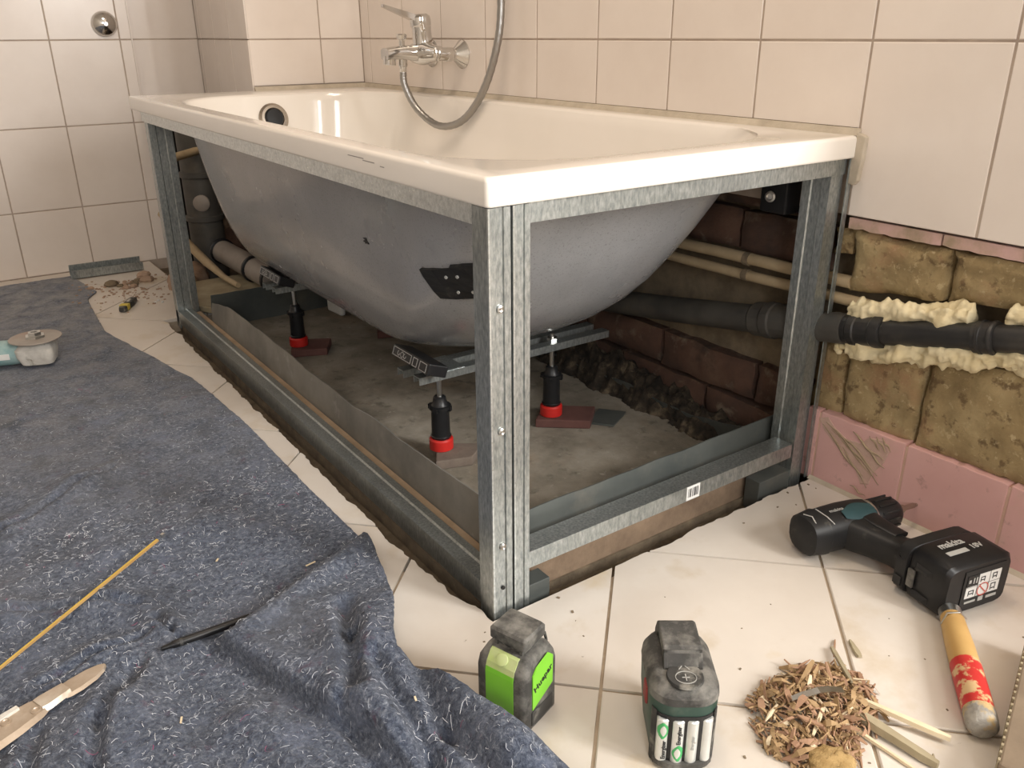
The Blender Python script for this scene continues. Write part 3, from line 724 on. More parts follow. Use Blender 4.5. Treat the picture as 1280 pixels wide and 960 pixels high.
# short packing profiles under the front rail
B().box(.064, .105, .012, .040, -.038, .018).build('packing_profile', 'membrane_dark', fr, world=True, bevel=.001)
B().box(.56, .668, .014, .044, -.038, .020).build('packing_profile', 'membrane_dark', fr, world=True, bevel=.001)
# flange of the wall-side post
B().box(.672, .6815, .004, .006, .0, ZT).build('wall_flange', 'galv', fr, world=True)
# screws
for x, y, z in ((.0195, .0035, .275), (.0195, .0035, .106), (.0195, .0035, .435)):
    s = B().lathe([(-.001, .0052), (.0012, .005), (.0022, .003), (.0014, .002), (.0014, 0)], (x, y+.001, z), (0, -1, 0), 12).build('screw', 'zinc', fr, smooth=40, world=True)
B().lathe([(-.001, .003), (.0006, .003)], (.0195, .0045, .040), (0, -1, 0), 10).build('screw_hole', 'ink', fr, world=True)
# barcode sticker on the front rail
st = B().box(.374, .403, .0092, .0102, .0510, .0752).build('sticker', 'label', fr, world=True, label='white barcode sticker')
b = B(); x = .377
random.seed(3)
while x < .3995:
    wv = random.choice((.0006, .0010, .0015)); b.box(x, x+wv, .0087, .0093, .056, .0715); x += wv+random.choice((.0012, .0018, .0024))
b.build('barcode', 'ink', st, world=True)

# ================================================================ PIPES AND WALL STUFF
# drain pipe
def cl(y): # centre line height
    P_ = [(-.94, .47), (-.45, .378), (-.287, .3435), (-.165, .316), (-.083, .2965), (.106, .2645), (.335, .226), (1.7, .02)]
    for (a, za), (c, zc) in zip(P_, P_[1:]):
        if a <= y <= c: return za+(zc-za)*(y-a)/(c-a)
    return P_[-1][1]
dp = empty('drain_pipe', (.685, .1, .26), 'dark drain pipe with ribbed sockets running along the brick wall', 'pipe')
PXc = .682
B().tube([(PXc, y, cl(y)) for y in (-.90, -.6, -.40, -.25, -.16, -.075)], .0205, 20).build('pipe', 'pipe_black', dp, smooth=40, world=True)
B().tube([(PXc-.004, y, cl(y)) for y in (-.03, .1, .2, .35, .6, .9, 1.1)], .0255, 20).build('pipe', 'pipe_grey', dp, smooth=40, world=True)
def socket(y0, y1, r, m):
    a = Vector((PXc-.002, y0, cl(y0))); c = Vector((PXc-.002, y1, cl(y1))); d = (c-a).length
    B().lathe([(0, r*.9), (.0008, r*1.02), (d*.12, r*1.06), (d*.2, r*1.06), (d*.24, r), (d*.55, r), (d*.58, r*1.07), (d*.72, r*1.07), (d*.76, r), (d*.96, r), (d, r*.9)], a, c-a, 24).build('socket', m, dp, smooth=15, world=True)
socket(-.095, -.02, .0245, 'pipe_black'); socket(.045, .155, .0305, 'pipe_grey'); socket(-.262, -.232, .0235, 'pipe_black'); socket(-.02, .05, .0245, 'pipe_grey')
# cream supply pipes
for dz, rr, lab, dx in ((.354, .0105, 'upper cream-coated supply pipe on the brick wall', 0), (.325, .0095, 'lower cream-coated supply pipe on the brick wall', -.002)):
    sp = empty('supply_pipe', (.69, .3, dz), lab, 'pipe', group='supply pipes on the wall')
    B().tube([(.697+dx, y, dz-.018*(y-.25)+.002*nz(y*9, dz*50, 1)) for y in [(-.014 if dx == 0 else -.15)+i*.06 for i in range(25)]], rr, 12).build('pipe', 'pipe_cream', sp, smooth=40, world=True)
    B().tube([(.696+dx, y, dz-.018*(y-.25)) for y in (.175+dz*.05, .187+dz*.05)], rr*1.15, 12).build('joint', 'mortar', sp, smooth=40, world=True)
# foam beads
def foam(name, pts, rad, seed, lab):
    b = B(); n = len(pts)*14; rg = []; 
    P_ = [Vector(p) for p in pts]
    for i in range(n+1):
        t = i/n*(len(P_)-1); k = min(int(t), len(P_)-2); c = P_[k].lerp(P_[k+1], t-k)
        ends = min(1, (i+.6)/4, (n-i+.6)/4)
        ring = []
        for q in range(28):
            a = 2*PI*q/28
            rr = rad*ends*(1+.75*nz(c.y*28, math.cos(a)*1.0+seed, math.sin(a)*1.0)+.45*nz(c.y*70, math.cos(a)*2.4+seed, math.sin(a)*2.4)+.22*nz(c.y*140, math.cos(a)*4.5+seed, math.sin(a)*4.5))
            ring.append((c.x+.85*rr*math.cos(a), c.y, c.z+rr*math.sin(a)))
        rg.append(ring)
    b.rings(rg); return tag(b.build(name, 'foam', smooth=180), lab, 'foam', 'foam beads along the drain pipe')
foam('expanding_foam', [(.688, y, cl(y)+.029+.003*nz(y*14, 1, 1)) for y in [-.022-.02*i for i in range(11)]], .0175, 1, 'pale yellow foam bead above the dark drain pipe')
foam('expanding_foam', [(.688, y, cl(y)+.027) for y in [-.262-.03*i for i in range(12)]], .016, 9, 'short foam bead above the pipe at the right edge of the photo')
foam('expanding_foam', [(.687, y, cl(y)-.030+.004*nz(y*14, 5, 1)) for y in [-.03-.02*i for i in range(30)]], .0195, 4, 'thick pale foam bead below the dark drain pipe')
b = B()
for i in range(14):
    c = Vector((.682+.006*nz(i, 1, 1), -.012-.02*random.random(), .245+.028*random.random())); r = .003+.004*random.random()
    b.rings([[c+Vector((r*math.sin(PI*k/5)*math.cos(a*PI/4), r*math.sin(PI*k/5)*math.sin(a*PI/4), -r*math.cos(PI*k/5))) for a in range(8)] for k in range(1, 5)])
tag(b.build('foam_crumbs', 'foam', smooth=60), 'crumbly foam spatter beside the wall-side post', 'foam', kind='stuff')
# black wall bracket with screw
wbk = empty('wall_bracket', (.67, .115, .48), 'black plastic wall bracket with bright screw under the rim', 'bracket')
B().box(.650, .700, .095, .150, .455, .530).build('bracket_body', 'black', wbk, world=True, bevel=.004)
B().lathe([(0, .0095), (.003, .009), (.004, .006), (.002, .004), (.002, 0)], (.650, .128, .482), (-1, -.25, 0), 18).build('screw', 'zinc', wbk, smooth=35, world=True)
# dark rubble at the wall foot
b = B(); rg = []
for j in range(150):
    y = .10+j*.65/149; row = []
    for i in range(26):
        t = i/25; hgt = (.018+.062*min(1, max(0, (y-.05)/.45)))*math.sin(PI*min(1, t*.62+.02))*(1+.45*nz(y*16, t*3, 1))+.016*nz(y*38, t*5, 2)+.010*nz(y*95, t*12, 4)
        row.append((.630+t*.075+.014*nz(y*14, t*2, 6)+.006*nz(y*70, t*9, 3), y, max(-.02, hgt-.01)))
    rg.append(row)
b.rings(rg, closed=False, cap0=False, cap1=False)
tag(b.build('rubble_bank', 'soil', smooth=30), 'dark crumbled mortar bank at the foot of the wall under the tub', 'rubble', kind='stuff')
# ---- riser shaft behind the tub end (seen past the left post)
b = B().box(.207, W, 2.30, 2.37, -.03, .46); struct(b.build('wall_shaft', 'brick_red'))
rp = empty('riser_pipe', (.235, 2.10, 0), 'dark vertical soil pipe with socket rings behind the tub end', 'pipe')
B().tube([(.255, 2.08, -.02), (.255, 2.08, .55)], .055, 24).build('pipe', 'pipe_grey', rp, smooth=40, world=True)
for z in (.17, .31): B().lathe([(0, .056), (.003, .061), (.017, .061), (.02, .056)], (.255, 2.08, z), (0, 0, 1), 24).build('socket_ring', 'pipe_grey', rp, smooth=30, world=True)
B().lathe([(0, .026), (.01, .026), (.014, .02), (.014, 0)], (.238, 2.03, .235), (-.5, -1, 0), 20).build('access_cap', 'pipe_lightgrey', rp, smooth=35, world=True)
rp2 = B().tube([(.215, 2.235, -.02), (.215, 2.235, .55)], .035, 20).build('drop_pipe', 'pipe_black', smooth=40)
tag(rp2, 'thinner black vertical pipe beside the soil pipe', 'pipe')
ob = B().tube([(.095, 1.90, .385), (.15, 1.95, .392), (.20, 1.995, .394), (.245, 2.03, .398)], lambda t: .0125+.002*nz(t*9, 1, 1), 10).build('lagged_branch', 'pipe_cream', smooth=60)
tag(ob, 'short rough-lagged branch fixed to the soil pipe behind the left post', 'pipe')
gp = empty('grey_waste_pipe', (.3, 1.8, .06), 'dusty grey waste pipe with black rubber rings at the far end', 'pipe')
a = Vector((.265, 1.98, .085)); c = Vector((.30, 1.60, .065)); d = c-a
B().cyl(a, c, .036, n=24).build('pipe', 'pipe_lightgrey', gp, smooth=40, world=True)
for t in (.0, .62, .95): B().lathe([(0, .036), (.003, .042), (.012, .042), (.015, .036)], a+d*t, d, 24).build('rubber_ring', 'black', gp, smooth=30, world=True)
tag(B().tube([(.13, 2.12, .20), (.16, 2.02, .13), (.19, 1.90, .075), (.205, 1.78, .05), (.215, 1.68, .045)], lambda t: .014 if t < .6 else .012-.004*t, 12).build('flexible_hose', 'pipe_cream', smooth=40), 'yellowish hose dropping to the floor behind the left post', 'hose')
tag(B().prism([(.06, 1.62), (.12, 1.50), (.42, 1.52), (.42, 1.86), (.10, 1.86)], .012, .030).build('board_scrap', 'wood_grey', bevel=.003), 'greyish board lying behind the liner tray', 'board')
b = B()
for i in range(9):
    cx_, cy_ = .10+.10*random.random(), 1.88+.13*random.random(); r = .02+.02*random.random()
    b.rings([[(cx_+r*s*math.cos(a*PI/4), cy_+r*s*math.sin(a*PI/4), .0+dz*r*1.5) for a in range(8)] for s, dz in ((1, -.2), (1.1, .3), (.8, .8), (.3, 1.1))])
tag(b.build('clay_heap', 'rubble', smooth=50), 'reddish rubble heap beside the yellowish hose', 'rubble', kind='stuff')
tag(B().prism([(.385, 1.43), (.40, 1.43), (.408, 1.35), (.392, 1.35)], .0, .036).build('white_sliver', 'label', bevel=.006), 'small white sliver behind the far left tub foot', 'scrap')  # thin white prism under the tub's far end

# ---- round chrome cover on the tiled wall
kn = empty('round_cover', (.10, YB, .769), 'round domed chrome cover on the tiled wall left of the bathtub', 'cover')
B().lathe([(0, .036), (.006, .038), (.012, .035), (.020, .026), (.026, .014), (.028, 0)], (0, 0, 0), (0, -1, 0), 32).build('dome', 'chrome', kn, smooth=60)
B().lathe([(.026, .007), (.030, .006), (.030, 0)], (0, 0, 0), (0, -1, 0), 16).build('centre_screw', 'zinc', kn, smooth=40)

# ---- mixer tap and hose
MX, MY, MZ = .612, 1.21, .690
tap = empty('bath_mixer_tap', (W, MY, .69), 'chrome single-lever bath mixer on the tiled wall above the tub', 'tap')
for y in (1.135, 1.285):
    fl = B().lathe([(0, .034), (.003, .034), (.022, .017), (.026, .0145), (.030, .0145)], (W, y, MZ-.003), (-1, 0, 0), 28).build('wall_flange', 'chrome', tap, smooth=30, world=True)
    B().lathe([(0, .0175), (.018, .0175)], (W-.030, y, MZ-.003), (-1, 0, 0), 6).build('union_nut', 'chrome', fl, world=True, bevel=.002)
b = B(); b.lathe([(0, .010), (.004, .0175), (.03, .0195), (.055, .026), (.085, .029), (.115, .026), (.14, .0195), (.166, .0175), (.17, .010)], (MX, MY-.085, MZ), (0, 1, 0), 24)
for y in (1.135, 1.285): b.cyl((MX, y, MZ-.001), (W-.045, y, MZ-.002), .0155, n=20)
b.build('body', 'chrome', tap, smooth=40, world=True)
B().lathe([(0, .026), (.02, .025), (.045, .0235), (.052, .0245), (.054, .0245)], (MX+.002, MY, MZ+.008), (-.06, 0, 1), 24).build('cartridge_housing', 'chrome', tap, smooth=35, world=True)
lv = B(); lv.lathe([(0, .0255), (.012, .0268), (.022, .025), (.028, .018), (.030, 0)], (MX-.002, MY, MZ+.062), (-.12, 0, 1), 24)
rg = []
for t in [i/10 for i in range(11)]:
    x = MX-.010-.096*t; z = MZ+.078+.030*t; hw = .015-.008*t; th = .0085-.0055*t
    rg.append([(x, MY-hw, z-th), (x, MY+hw, z-th), (x, MY+hw*.8, z+th), (x, MY-hw*.8, z+th)])
lv.rings(rg); lv.build('lever', 'chrome', tap, smooth=30, world=True)
sp = B(); rg = []
for t in [i/10 for i in range(11)]:
    x = MX+.005-.112*t; z = MZ-.002+.004*math.sin(t*3); hw = .023-.003*t; th = .021-.007*t
    rg.append([(x, MY+hw*math.copysign(abs(math.cos(a))**.6, math.cos(a)), z+th*math.copysign(abs(math.sin(a))**.6, math.sin(a))) for a in [2*PI*q/16 for q in range(16)]])
sp.rings(rg); spo = sp.build('spout', 'chrome', tap, smooth=40, world=True)
B().lathe([(0, .0165), (.020, .016), (.021, .012)], (MX-.093, MY, MZ-.006), (-.1, 0, -1), 20).build('aerator', 'chrome', spo, smooth=35, world=True)
B().lathe([(0, .007), (.020, .007), (.021, .012), (.030, .0135), (.033, .011)], (MX-.058, MY, MZ+.012), (0, 0, 1), 18).build('diverter_knob', 'chrome', tap, smooth=35, world=True)
B().lathe([(0, .0115), (.018, .0115), (.019, .009), (.030, .009), (.034, .0075)], (MX-.058, MY, MZ-.012), (0, 0, -1), 18).build('hose_outlet', 'chrome', tap, smooth=35, world=True)
def spline(P_, n=10):
    P_ = [Vector(p) for p in P_]; out = []
    for k in range(len(P_)-1):
        p0, p1, p2, p3 = P_[max(k-1, 0)], P_[k], P_[k+1], P_[min(k+2, len(P_)-1)]
        for i in range(n):
            t = i/n; out.append(.5*((2*p1)+(p2-p0)*t+(2*p0-5*p1+4*p2-p3)*t*t+(3*p1-p0-3*p2+p3)*t**3))
    return out+[P_[-1]]
hp = spline([(.554, 1.21, .648), (.555, 1.207, .615), (.572, 1.180, .560), (.596, 1.115, .523), (.615, 1.035, .540), (.628, .965, .605), (.642, .925, .70), (.652, .918, .80), (.655, .93, 1.0), (.655, .96, 1.25)], 14)
ho = B().tube(hp, lambda t: .0088+.0004*math.sin(t*520), 12).build('shower_hose', 'hose', smooth=60)
tag(ho, 'flexible steel shower hose looping down from the bath mixer', 'hose')
hold = empty('shower_holder', (W, .96, 1.27), 'chrome wall holder taking the upper end of the shower hose', 'holder')
B().lathe([(0, .022), (.006, .022), (.008, .012), (.03, .012)], (W, .96, 1.26), (-1, 0, 0), 20).build('wall_socket', 'chrome', hold, smooth=35, world=True)
B().cyl((.655, .96, 1.24), (.655, .96, 1.30), .014, .018, 18).build('cradle', 'chrome', hold, smooth=35, world=True)

# ================================================================ FLEECE
EDGE = [(2.34, -.16), (2.17, -.141), (2.02, -.12), (1.95, -.16), (1.80, -.17), (1.60, -.18), (1.40, -.145), (1.348, -.130), (1.116, -.085), (.833, -.068), (.5, -.066), (.307, -.064), (.22, -.070), (.14, -.090), (.06, -.118), (.0, -.150), (-.03, -.162), (-.07, -.150), (-.11, -.139), (-.162, -.128), (-.221, -.116), (-.278, -.096), (-.36, -.08), (-.5, -.09), (-.66, -.2)]
def edge(y):
    for (a, xa), (c, xc) in zip(EDGE, EDGE[1:]):
        if c <= y <= a: return xc+(xa-xc)*(y-c)/(a-c)
    return EDGE[-1][1]
def sstep(a, c, x):
    t = max(0, min(1, (x-a)/(c-a))); return t*t*(3-2*t)
def seg_d(x, y, p, q):
    vx, vy = q[0]-p[0], q[1]-p[1]; t = max(0, min(1, ((x-p[0])*vx+(y-p[1])*vy)/(vx*vx+vy*vy)))
    return math.hypot(x-p[0]-vx*t, y-p[1]-vy*t)
RIDGE = [((-.13, -.05), (-.13, -.23), .034, .042), ((-.13, -.23), (-.05, -.42), .030, .06), ((-.115, .07), (-.15, .0), .018, .035),
         ((-.20, .02), (-.22, -.12), .012, .03), ((-.33, .0), (-.30, -.2), .016, .035),
         ((-.44, .10), (-.40, -.1), .016, .03), ((-.60, .45), (-.25, .47), .007, .035),
         ((-.7, 1.1), (-.15, 1.0), .006, .06), ((-.7, 1.5), (-.2, 1.45), .006, .05), ((-.25, .45), (-.1, .30), .005, .04)]
def crease(pts, hgt, wide, dep, nar):
    for p, q in zip(pts, pts[1:]):
        if hgt: RIDGE.append((p, q, hgt, wide))
        RIDGE.append((p, q, -dep, nar))
crease([(-.66, .50), (-.524, .618), (-.39, .721), (-.33, .75)], .010, .035, .011, .007)
crease([(-.60, .41), (-.547, .39), (-.43, .339), (-.386, .303)], .010, .03, .011, .007)
crease([(-.52, .21), (-.452, .224), (-.378, .228)], .009, .025, .010, .007)
crease([(-.376, .255), (-.368, .215), (-.361, .183)], .010, .022, .013, .006)
crease([(-.168, .105), (-.188, .045), (-.226, -.047)], .012, .05, .024, .013)
crease([(-.420, .175), (-.476, .10), (-.497, .031), (-.50, -.05)], .012, .04, .018, .011)
crease([(-.538, .123), (-.553, .071), (-.57, .0)], .008, .03, .013, .009)
crease([(-.144, -.023), (-.169, -.161), (-.16, -.25)], 0, .03, .018, .011)
crease([(-.189, -.025), (-.20, -.18), (-.18, -.3)], .006, .03, .016, .010)
crease([(-.248, -.062), (-.249, -.145), (-.23, -.25)], .006, .03, .014, .009)
AP, AQ = (-.060, .262), (-.325, .147)
BL = [(-.325, .147), (-.300, .066), (-.262, -.043), (-.235, -.11), (-.22, -.2)]
def fold_s(x, y):
    vx, vy = AQ[0]-AP[0], AQ[1]-AP[1]; ln = math.hypot(vx, vy)
    dA = -((x-AP[0])*vy*-1+(y-AP[1])*vx)/ln          # positive below the line
    dA = ((y-AP[1])*vx-(x-AP[0])*vy)/ln
    xb = BL[-1][0]
    for (a, ya), (c, yc) in zip(BL, BL[1:]):
        if yc <= y <= ya: xb = a+(c-a)*(ya-y)/(ya-yc); break
    else:
        if y > BL[0][1]: xb = BL[0][0]
    return min(dA, x-xb)
def felt_z(x, y):
    z = .0045+.0022*nz(x*9, y*9, .3)+.0016*nz(x*26, y*26, 2.3)+.0008*nz(x*75, y*75, 5)
    for p, q, a, wd in RIDGE:
        d = seg_d(x, y, p, q)
        if d < 3*wd: z += a*math.exp(-(d/wd)**2)
    s = fold_s(x, y)
    if s > -.03 and y < .3:
        fade = sstep(-.24, -.10, y)
        z += fade*(.022*sstep(-.001, .004, s)+.010*math.exp(-((s-.020)/.018)**2))
        if s < 0: z -= fade*.004*math.exp(-((s+.008)/.008)**2)
    return max(z, .002+.0012*nz(x*30, y*30, 8))
def felt_grid():
    ys_ = []; y = 2.265
    while y > -.66:
        ys_.append(y); y -= .0038 if y < .34 else (.007 if y < .9 else .014)
    rows = []; NX = 300
    for y in ys_:
        e = edge(y)+.0016*nz(y*60, 2, 2)+.0012*nz(y*180, 3, 3); row = []
        for i in range(NX+1):
            t = i/NX; t = 1-(1-t)**1.9
            x = -1.62+(e+1.62)*t
            row.append((x, y, felt_z(x, y)))
        rows.append(row)
    return rows
rows = felt_grid()
b = B(); b.rings(rows, closed=False, cap0=False, cap1=False)
# hem: thickness along the free edge
hem = [r[-1] for r in rows]
b.rings([hem, [(p[0]+.0012, p[1], p[2]-.0015) for p in hem], [(p[0]-.002, p[1], max(.0006, p[2]-.005)) for p in hem]], closed=False, cap0=False, cap1=False)
mat_ = b.build('fleece_mat', 'felt', smooth=180)
tag(mat_, 'mottled blue-grey painter fleece mat spread over the floor', 'mat')
# lint fibres on the fleece
def fibres(name, count, m, seed, long=1):
    random.seed(seed); b = B(); n_ = 0
    while n_ < count:
        y = random.uniform(-.55, 1.2) if random.random() < .35 else random.uniform(-.5, .6); x = random.uniform(-.8, -.06)
        if x > edge(y)-.004: continue
        dcam = math.hypot(x-CAM.x, y-CAM.y)
        n_ += 1
        a = random.uniform(0, 2*PI); cv = random.uniform(-2.8, 2.8); ln = random.uniform(.004, .015)*long; wd = random.uniform(.0001, .00026)*(1+.5*(dcam > 1.2)); k = 5
        px, py = x, y; L1 = []; R1 = []
        for i in range(k+1):
            zz = felt_z(px, py)+.0009+.0014*math.sin(PI*i/k)*random.random()
            nx, ny = -math.sin(a), math.cos(a)
            L1.append((px+nx*wd, py+ny*wd, zz)); R1.append((px-nx*wd, py-ny*wd, zz+.0002))
            px += math.cos(a)*ln/k; py += math.sin(a)*ln/k; a += cv/k
        b.rings([L1, R1], closed=False, cap0=False, cap1=False)
    o = b.build(name, m, mat_); o['kind'] = 'stuff'; return o
fibres('lint', 8000, 'fibre', 11, .75)
fibres('red_lint', 160, 'fibre_red', 12)

# ================================================================ TOOLS AND DEBRIS
# ---- green laser level
gl = empty('laser_level', (-.0680, -.1500, 0), 'lime green and dusty black laser level standing on the floor by the frame corner', 'laser level')
e1 = Vector((.325, -.946, 0)); e2 = Vector((.946, .325, 0))     # e1 along the left face, e2 along the right face
gl.rotation_euler = (0, 0, math.atan2(e2.y, e2.x))              # local x = e2 (right), local y = -e1 (away)
def rr2(hx, hy, r, n=4, cx=0, cy=0):
    out = []
    for sx, sy_, a0 in ((1, 1, 0), (-1, 1, PI/2), (-1, -1, PI), (1, -1, 1.5*PI)):
        for i in range(n+1):
            a = a0+PI/2*i/n; out.append((cx+sx*(hx-r)+r*math.cos(a), cy+sy_*(hy-r)+r*math.sin(a)))
    return out
def lev(levels, b=None, n=4):
    b = b or B(); b.rings([[(x, y, z) for x, y in rr2(hx, hy, r, n, cx_, cy_)] for z, hx, hy, r, cx_, cy_ in levels]); return b
lev([(0, .031, .032, .008, 0, 0), (.002, .0335, .0345, .008, 0, 0), (.074, .0335, .0345, .008, 0, 0), (.086, .031, .0335, .008, 0, 0), (.097, .024, .029, .007, .002, 0), (.100, .020, .024, .006, .002, 0)]).build('housing', 'dusty', gl, smooth=35)
# green front panel wraps over the left face and up the slope
def strip(pts, y0, y1, b, t=.0014):
    fr_ = []; 
    rg = []
    for x, z, nx, nz_ in pts: rg.append([(x, y0, z), (x, y1, z), (x+nx*t, y1, z+nz_*t), (x+nx*t, y0, z+nz_*t)])
    b.rings(rg)
b = B(); strip([(-.0332, .004, -1, 0), (-.0332, .074, -1, 0), (-.0322, .080, -.95, .3)], -.019, .019, b); b.build('front_panel', 'green', gl)
b = B(); strip([(-.0322, .080, -.95, .3), (-.0302, .0862, -.8, .6), (-.0232, .0968, -.7, .7), (-.0200, .0985, -.5, .8)], -.019, .019, b); tp = b.build('key_panel', 'green_dusty', gl)
B().lathe([(0, .0075), (.003, .0072), (.0036, .005), (.0036, 0)], (-.0268, 0, .0925), (-.75, 0, .66), 18).build('button', 'green_dusty', tp, smooth=35)
# side panel with lettering on the right face (local -y)
b = B()
poly = [(-.019, .030), (.021, .044), (.021, .085), (.012, .094), (-.012, .088), (-.019, .080)]
b.rings([[(x, -.0343, z) for x, z in poly], [(x, -.0358, z) for x, z in poly]]); sd_ = b.build('side_panel', 'green', gl)
T = frame((.001, -.0360, .064), (.92, 0, .39), (-.39, 0, .92), (0, -1, 0))
put_text('Huepar', .0125, T, 'ink', sd_, bold=.0003)
B().box(-.020, .022, -.0360, -.034, .006, .026).build('side_vent', 'dusty_dark', gl, bevel=.001)
lev([(.0985, .015, .019, .003, .002, 0), (.110, .015, .019, .003, .002, 0)]).build('neck', 'dusty_dark', gl)
for s in (-1, 1):
    B().box(-.016, -.011, s*.017-.002, s*.017+.002, .097, .115).build('cage_post', 'dusty', gl)
    B().box(.015, .020, s*.017-.002, s*.017+.002, .097, .115).build('cage_post', 'dusty', gl)
lev([(.108, .0195, .0235, .004, .002, 0), (.110, .021, .025, .004, .002, 0), (.122, .021, .025, .004, .002, 0), (.1255, .0185, .0225, .004, .002, 0)]).build('cap', 'dusty', gl, smooth=35, label='dusty square cap')
b = B().tube([(.030, -.012, .100), (.036, -.014, .096), (.038, -.015, .085), (.038, -.015, .072)], .0018, 8); b.build('strap_loop', 'dusty_dark', gl, smooth=40)

gl.scale = (1, 1, .955)
# ---- dark green laser level with open battery bay
dl = empty('laser_level', (.057, -.283, 0), 'dark green laser level with open battery compartment standing beside the wood chips', 'laser level')
dl.rotation_euler = (0, 0, math.atan2(-.585, .81))               # local x = across, local -y = front
bodyL = [(0, .029, .044, .022, 0, .003), (.004, .032, .048, .024, 0, .002), (.05, .0365, .053, .027, 0, 0), (.083, .0375, .0545, .028, 0, 0), (.086, .0375, .0545, .028, 0, 0)]
lev(bodyL, n=8).build('housing', 'deep_green', dl, smooth=35)
lev([(.0855, .0380, .055, .028, 0, 0), (.094, .0370, .054, .027, 0, 0), (.101, .032, .049, .024, 0, .002), (.1035, .028, .044, .020, 0, .004)], n=8).build('top_shell', 'dusty', dl, smooth=35)
def fy(x):          # front face of the rounded housing
    a = max(0, abs(x)-.0095); return -.0545+.028-math.sqrt(max(0, .028**2-a*a))
# raised head with bridge and window
hb = B(); prof = [(.048, .088), (.048, .108), (.040, .122), (.032, .1265), (-.004, .1245), (-.012, .119), (-.018, .104), (-.010, .104), (.0, .113), (.030, .115), (.038, .104), (.038, .088)]
hb.rings([[(x, y_, z) for y_, z in prof] for x in (-.021, .021)]); hb.build('head_bridge', 'dusty', dl, bevel=.002)
lev([(.102, .018, .022, .004, 0, .012), (.116, .017, .021, .004, 0, .012)]).build('head_core', 'dusty_dark', dl)
WT = Matrix.Translation((0, -.0165, .1025)) @ Matrix.Rotation(-.42, 4, 'X')
wf_ = B()
for a in ((-.021, -.0165, .0, .0205), (.0165, .021, .0, .0205), (-.021, .021, .0170, .0205), (-.021, .021, -.002, .0025)):
    wf_.box(a[0], a[1], -.0025, .004, a[2], a[3], WT)
wfo = wf_.build('window_frame', 'dusty', dl, bevel=.0006)
B().box(-.0165, .0165, .0005, .003, .0025, .0170, WT).build('laser_window', 'glass_dark', wfo)
# engraved key pad
kp = B().lathe([(.1035, .020), (.1062, .019), (.1065, 0)], (0, -.030, 0), (0, 0, 1), 28).build('key_pad', 'dusty_dark', dl, smooth=35)
b = B()
for q in range(28):
    a = 2*PI*q/28; b.box(-.0014, .0014, -.0004, .0004, .1064, .1070, Matrix.Translation((.011*math.cos(a)*1.0, -.034+.009*math.sin(a), 0)) @ Matrix.Rotation(a+PI/2, 4, 'Z'))
for a in ((-.004, .004, -.0345, -.0335), (-.0005, .0005, -.039, -.029)): b.box(a[0], a[1], a[2], a[3], .1064, .1070)
for s in (-1, 1): b.box(-.0045, .0045, -.0004, .0004, .1064, .1070, Matrix.Translation((s*.003, -.0185, 0)) @ Matrix.Rotation(-s*.95, 4, 'Z'))
b.build('key_symbol', 'grey_print', kp)
# red slider on the left side
B().box(-.0395, -.035, -.024, -.006, .060, .083).build('red_slider', 'red_dark', dl, bevel=.002)
# battery bay on the front
xs_ = [-.031+.062*i/16 for i in range(17)]
def arc_panel(x0, x1, z0, z1, o0, o1, b):
    xx = [x0+(x1-x0)*i/12 for i in range(13)]
    b.rings([[(x, fy(x)-o1, z) for x in xx]+[(x, fy(x)-o0, z) for x in reversed(xx)] for z in (z0, z1)]); return b
arc_panel(-.031, .031, .004, .072, -.004, .0006, B()).build('battery_bay', 'ink', dl)
for k, (bx, fl) in enumerate(((-.0228, 1), (-.0078, -1), (.0072, 1), (.0222, 1))):
    cy_ = fy(bx)+.0035
    c = B().lathe([(.011, .0071), (.0125, .0073), (.066, .0073), (.0675, .006)], (bx, cy_, 0), (0, 0, 1), 20).build('battery_cell', 'silver', dl, smooth=35)
    n_ = 8
    if k < 2:
        z0, z1 = (.042, .064) if k == 0 else (.014, .036); g_ = B(); rg = []
        for q in range(7):
            t = q/6; zz = z0+(z1-z0)*t; hw = .15+.85*math.sin(PI*t)
            rg.append([(bx+.0075*math.sin((i/n_-.5)*2*hw+(-.2 if k == 0 else .15)), cy_-.0075*math.cos((i/n_-.5)*2*hw+(-.2 if k == 0 else .15)), zz) for i in range(n_+1)])
        g_.rings(rg, closed=False, cap0=False, cap1=False); g_.build('green_band', 'cell_green', c, smooth=60)
        g_ = B(); rg = []
        for q in range(5):
            t = q/4; zz = z0+.004+(z1-z0-.008)*t; hw = .08+.4*math.sin(PI*t)
            rg.append([(bx+.0077*math.sin((i/n_-.5)*2*hw+(-.1 if k == 0 else .0)), cy_-.0077*math.cos((i/n_-.5)*2*hw+(-.1 if k == 0 else .0)), zz) for i in range(n_+1)])
        g_.rings(rg, closed=False, cap0=False, cap1=False); g_.build('band_window', 'silver', c, smooth=60)
    if k < 3:
        T2 = frame((bx+.0005, cy_-.0077, .027 if k == 0 else (.050 if k == 1 else .04)), (0, 0, 1), (-1, 0, 0), (0, -1, 0))
        put_text('Energizer', .0066 if k < 2 else .005, T2, 'ink' if k < 2 else 'grey_print', c, bold=.0001)
arc_panel(-.032, .032, .003, .0115, -.002, .0050, B()).build('bay_sill', 'dusty', dl, bevel=.001)
for s_ in (-1, 1): arc_panel(min(s_*.0305, s_*.0345), max(s_*.0305, s_*.0345), .003, .074, -.002, .0022, B()).build('bay_edge', 'dusty_dark', dl)

# ---- cordless drill lying on its side
dr = empty('cordless_drill', (.535, -.163, 0), 'black and teal cordless drill driver lying on its side by the pink skirting', 'drill')
dr.rotation_euler = (0, 0, math.atan2(-.22, .975))
